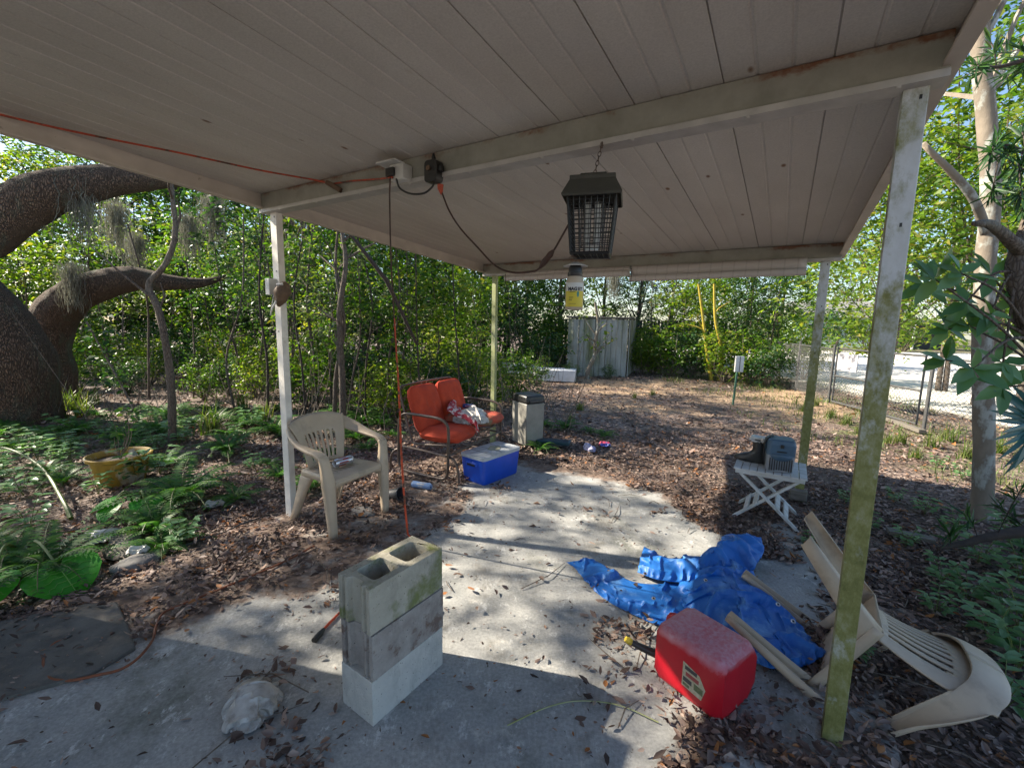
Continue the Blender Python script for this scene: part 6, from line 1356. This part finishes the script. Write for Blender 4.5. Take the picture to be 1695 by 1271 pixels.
t = thing('yard_marker', 'pale box sign on a thin green stake in the yard', 'sign', (4.55, 8.89, 0)); mb = MB(); mb.box((0, 0, .5), (.03, .03, 1.0), Matrix.Rotation(R(2), 3, 'Y')); mb.build('stake', M['tealp2'] if 'tealp2' in M else M.setdefault('tealp2', mat('green_stake', (.05, .15, .09), (.04, .1, .07), 8, .5)), t, smooth=0); mb = MB(); mb.box((.02, -.03, .84), (.17, .05, .32)); mb.build('box', M['white'], t, bevel=.008); mb = MB(); mb.box((.02, -.057, .84), (.012, .004, .31)); mb.build('box_seam', M['darkgrey'], t, smooth=0)
def mesh_wire(L, H, z0, step=.075, r=.003):
    mb = MB(); n = int((L+H)/step)
    for k in range(-int(H/step), int(L/step)+1):
        x0 = k*step
        for s in (1, -1):
            a, b = (x0, x0+H) if s > 0 else (x0+H, x0); za, zb = z0, z0+H
            pa, pb = Vector((a, s*.002, za)), Vector((b, s*.002, zb))
            def clip(p, q):
                if p.x > q.x: p, q = q, p
                if q.x <= 0 or p.x >= L: return None
                if p.x < 0: p = p.lerp(q, (0-p.x)/(q.x-p.x))
                if q.x > L: q = p.lerp(q, (L-p.x)/(q.x-p.x))
                return p, q
            c = clip(pa, pb)
            if c and (c[1]-c[0]).length > .03: mb.tube(c, r, 3, caps=False)
    return mb
def fence_run(name, a, b, label, cat, gate=False, posts=True):
    a = Vector((*a, 0)); b = Vector((*b, 0)); L = (b-a).length; rz = math.atan2(b.y-a.y, b.x-a.x); t = thing(name, label, cat, a, rz); H = 1.18
    if gate:
        f = MB(); f.tube([(.06, 0, .08), (.06, 0, H), (L-.06, 0, H), (L-.06, 0, .08), (.06, 0, .08)], .020, 8); f.tube([(.06, 0, .62), (L-.06, 0, .62)], .018, 8); f.build('frame', M['galv'], t)
        mesh_wire(L-.14, .54, .08).build('wire_mesh', M['galv'], t, loc=(.07, 0, 0), smooth=0, fix=False)
        w = MB(); w.tube([(.06, 0, .62), (.06, 0, H)], .014, 6); w.build('hinge_bar', M['galv'], t)
    else:
        n = max(1, round(L/2.6))
        for k in range(n+1):
            p = MB(); p.tube([(L*k/n, 0, -.1), (L*k/n, 0, H+.04)], .027, 9); p.lathe([(.029, 0), (.03, .02), (.012, .04), (0, .042)], 9, Matrix.Translation((L*k/n, 0, H+.04))); p.build('post', M['galv'], t)
        r_ = MB(); r_.tube([(0, 0, H-.02), (L, 0, H-.02)], .018, 8); r_.build('top_rail', M['galv'], t)
        mesh_wire(L, H-.08, .03).build('wire_mesh', M['galv'], t, smooth=0, fix=False)
    return t
fence_run('chain_link_fence', (7.85, 13.2), (6.74, 9.25), 'chain link fence running back from the gate to the woods', 'fence')
fence_run('chain_link_gate', (6.72, 9.18), (6.60, 6.98), 'grey chain link gate with open upper half', 'gate', True)
fence_run('chain_link_fence', (6.60, 6.90), (6.9, 2.6), 'chain link fence right of the gate behind the pale trunk', 'fence')
mb = MB(); mb.bar((7.0, 8.9, .02), (6.4, 6.7, .03), .10, .06); o = mb.build('edging_board', M['oldwood'], smooth=0, bevel=.006); tag(o, 'grey weathered board lying along the foot of the gate', 'board')
mb = MB(); mb.box((6.66, 8.75, .92), (.02, .52, .34)); o = mb.build('gate_sign', M['signm'] if 'signm' in M else M.setdefault('signm', mat('faded_sign', (.10, .10, .12), (.42, .42, .44), 5, .6, t2=(.45, .55))), smooth=0, bevel=.004); tag(o, 'faded grey sign fixed on the chain link gate', 'sign')
def house():
    c = Vector((*cs(1375, 42), 0)); t = thing('neighbour_house', 'distant pale green house beyond the bright drive', 'house', c, R(-20)); M['hw'] = mat('pale_green_siding', (.42, .52, .49), (.38, .48, .45), 3, .8); M['hr'] = mat('grey_roofing', (.22, .21, .20), (.16, .16, .15), 6, .9)
    mb = MB(); mb.box((0, 0, 1.35), (7, 5, 2.7)); mb.build('wall', M['hw'], t, smooth=0)
    mb = MB(); mb.add([(-3.8, -2.9, 2.6), (3.8, -2.9, 2.6), (3.8, 2.9, 2.6), (-3.8, 2.9, 2.6), (-3.8, 0, 4.1), (3.8, 0, 4.1)], [(0, 1, 5, 4), (2, 3, 4, 5), (0, 4, 3), (1, 2, 5), (3, 2, 1, 0)]); mb.build('roof', M['hr'], t, smooth=0)
    for x in (-2, 1.2):
        mb = MB(); mb.box((x, -2.52, 1.5), (1.1, .06, 1.1)); w = mb.build('window', M['white'], t, smooth=0); mb = MB(); mb.box((x, -2.56, 1.5), (.9, .03, .9)); mb.build('pane', M['black'], w, smooth=0)
    mb = MB(); mb.box((2.7, -2.52, 1.0), (.9, .06, 2.0)); mb.build('door', M['darkgrey'], t, smooth=0)
    c = Vector((*cs(1525, 38), 0)); t = thing('carport', 'distant grey carport with dark open bays', 'carport', c, R(-25)); mb = MB(); mb.box((0, 0, 2.35), (6, 4, .18)); mb.build('roof', M['hr'], t, smooth=0)
    for x in (-2.8, -1, 1, 2.8):
        mb = MB(); mb.box((x, -1.9, 1.13), (.12, .12, 2.26)); mb.build('post', M['white'], t, smooth=0)
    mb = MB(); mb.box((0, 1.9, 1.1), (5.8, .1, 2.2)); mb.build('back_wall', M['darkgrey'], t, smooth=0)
house()
# unseen wall added beside the patio to shade the near end of the slab
mb = MB(); a = CW(-.30, -7.5, 1.15); b = CW(-.30, -1.54, 1.15); mb.bar(a, b, .12, 2.5); struct(mb.build('added_shade_wall', M['fascia'], smooth=0))
# ------------------------------------------------------------------ light, air and camera
EL, AZ = R(35.5), math.atan2(-.977, .214)   # towards the sun, clockwise from +Y
sd = Vector((math.sin(AZ)*math.cos(EL), math.cos(AZ)*math.cos(EL), math.sin(EL)))
L = bpy.data.lights.new('sun', 'SUN'); L.energy = 5.0; L.angle = R(.55); L.color = (1, .90, .74); so = bpy.data.objects.new('sun', L); C.objects.link(so); so.rotation_euler = (-sd).to_track_quat('-Z', 'Y').to_euler(); so.location = (-8, 4, 12)
W = bpy.data.worlds.new('World'); S.world = W; W.use_nodes = True; nt = W.node_tree; bg = nt.nodes['Background']; sk = nt.nodes.new('ShaderNodeTexSky'); sk.sky_type = 'NISHITA'; sk.sun_disc = False; sk.sun_elevation = EL; sk.sun_rotation = AZ; sk.air_density = 1.0; sk.dust_density = .7; sk.ozone_density = 2.2
nt.links.new(sk.outputs[0], bg.inputs[0]); bg.inputs[1].default_value = .082
cd = bpy.data.cameras.new('camera'); cam = bpy.data.objects.new('camera', cd); C.objects.link(cam); cd.sensor_fit = 'HORIZONTAL'; cd.sensor_width = 36; cd.lens = 36*F/1695; cd.clip_end = 600; cd.clip_start = .03
cam.matrix_world = Matrix.Translation(EYE) @ Matrix((_r, _u, -_f)).transposed().to_4x4(); S.camera = cam
S.view_settings.view_transform = 'Standard'; S.view_settings.look = 'None'; S.view_settings.exposure = EXPO; S.view_settings.gamma = 1
S.cycles.max_bounces = 8; S.cycles.diffuse_bounces = 5; S.cycles.transmission_bounces = 4; S.cycles.transparent_max_bounces = 4; S.cycles.use_denoising = True
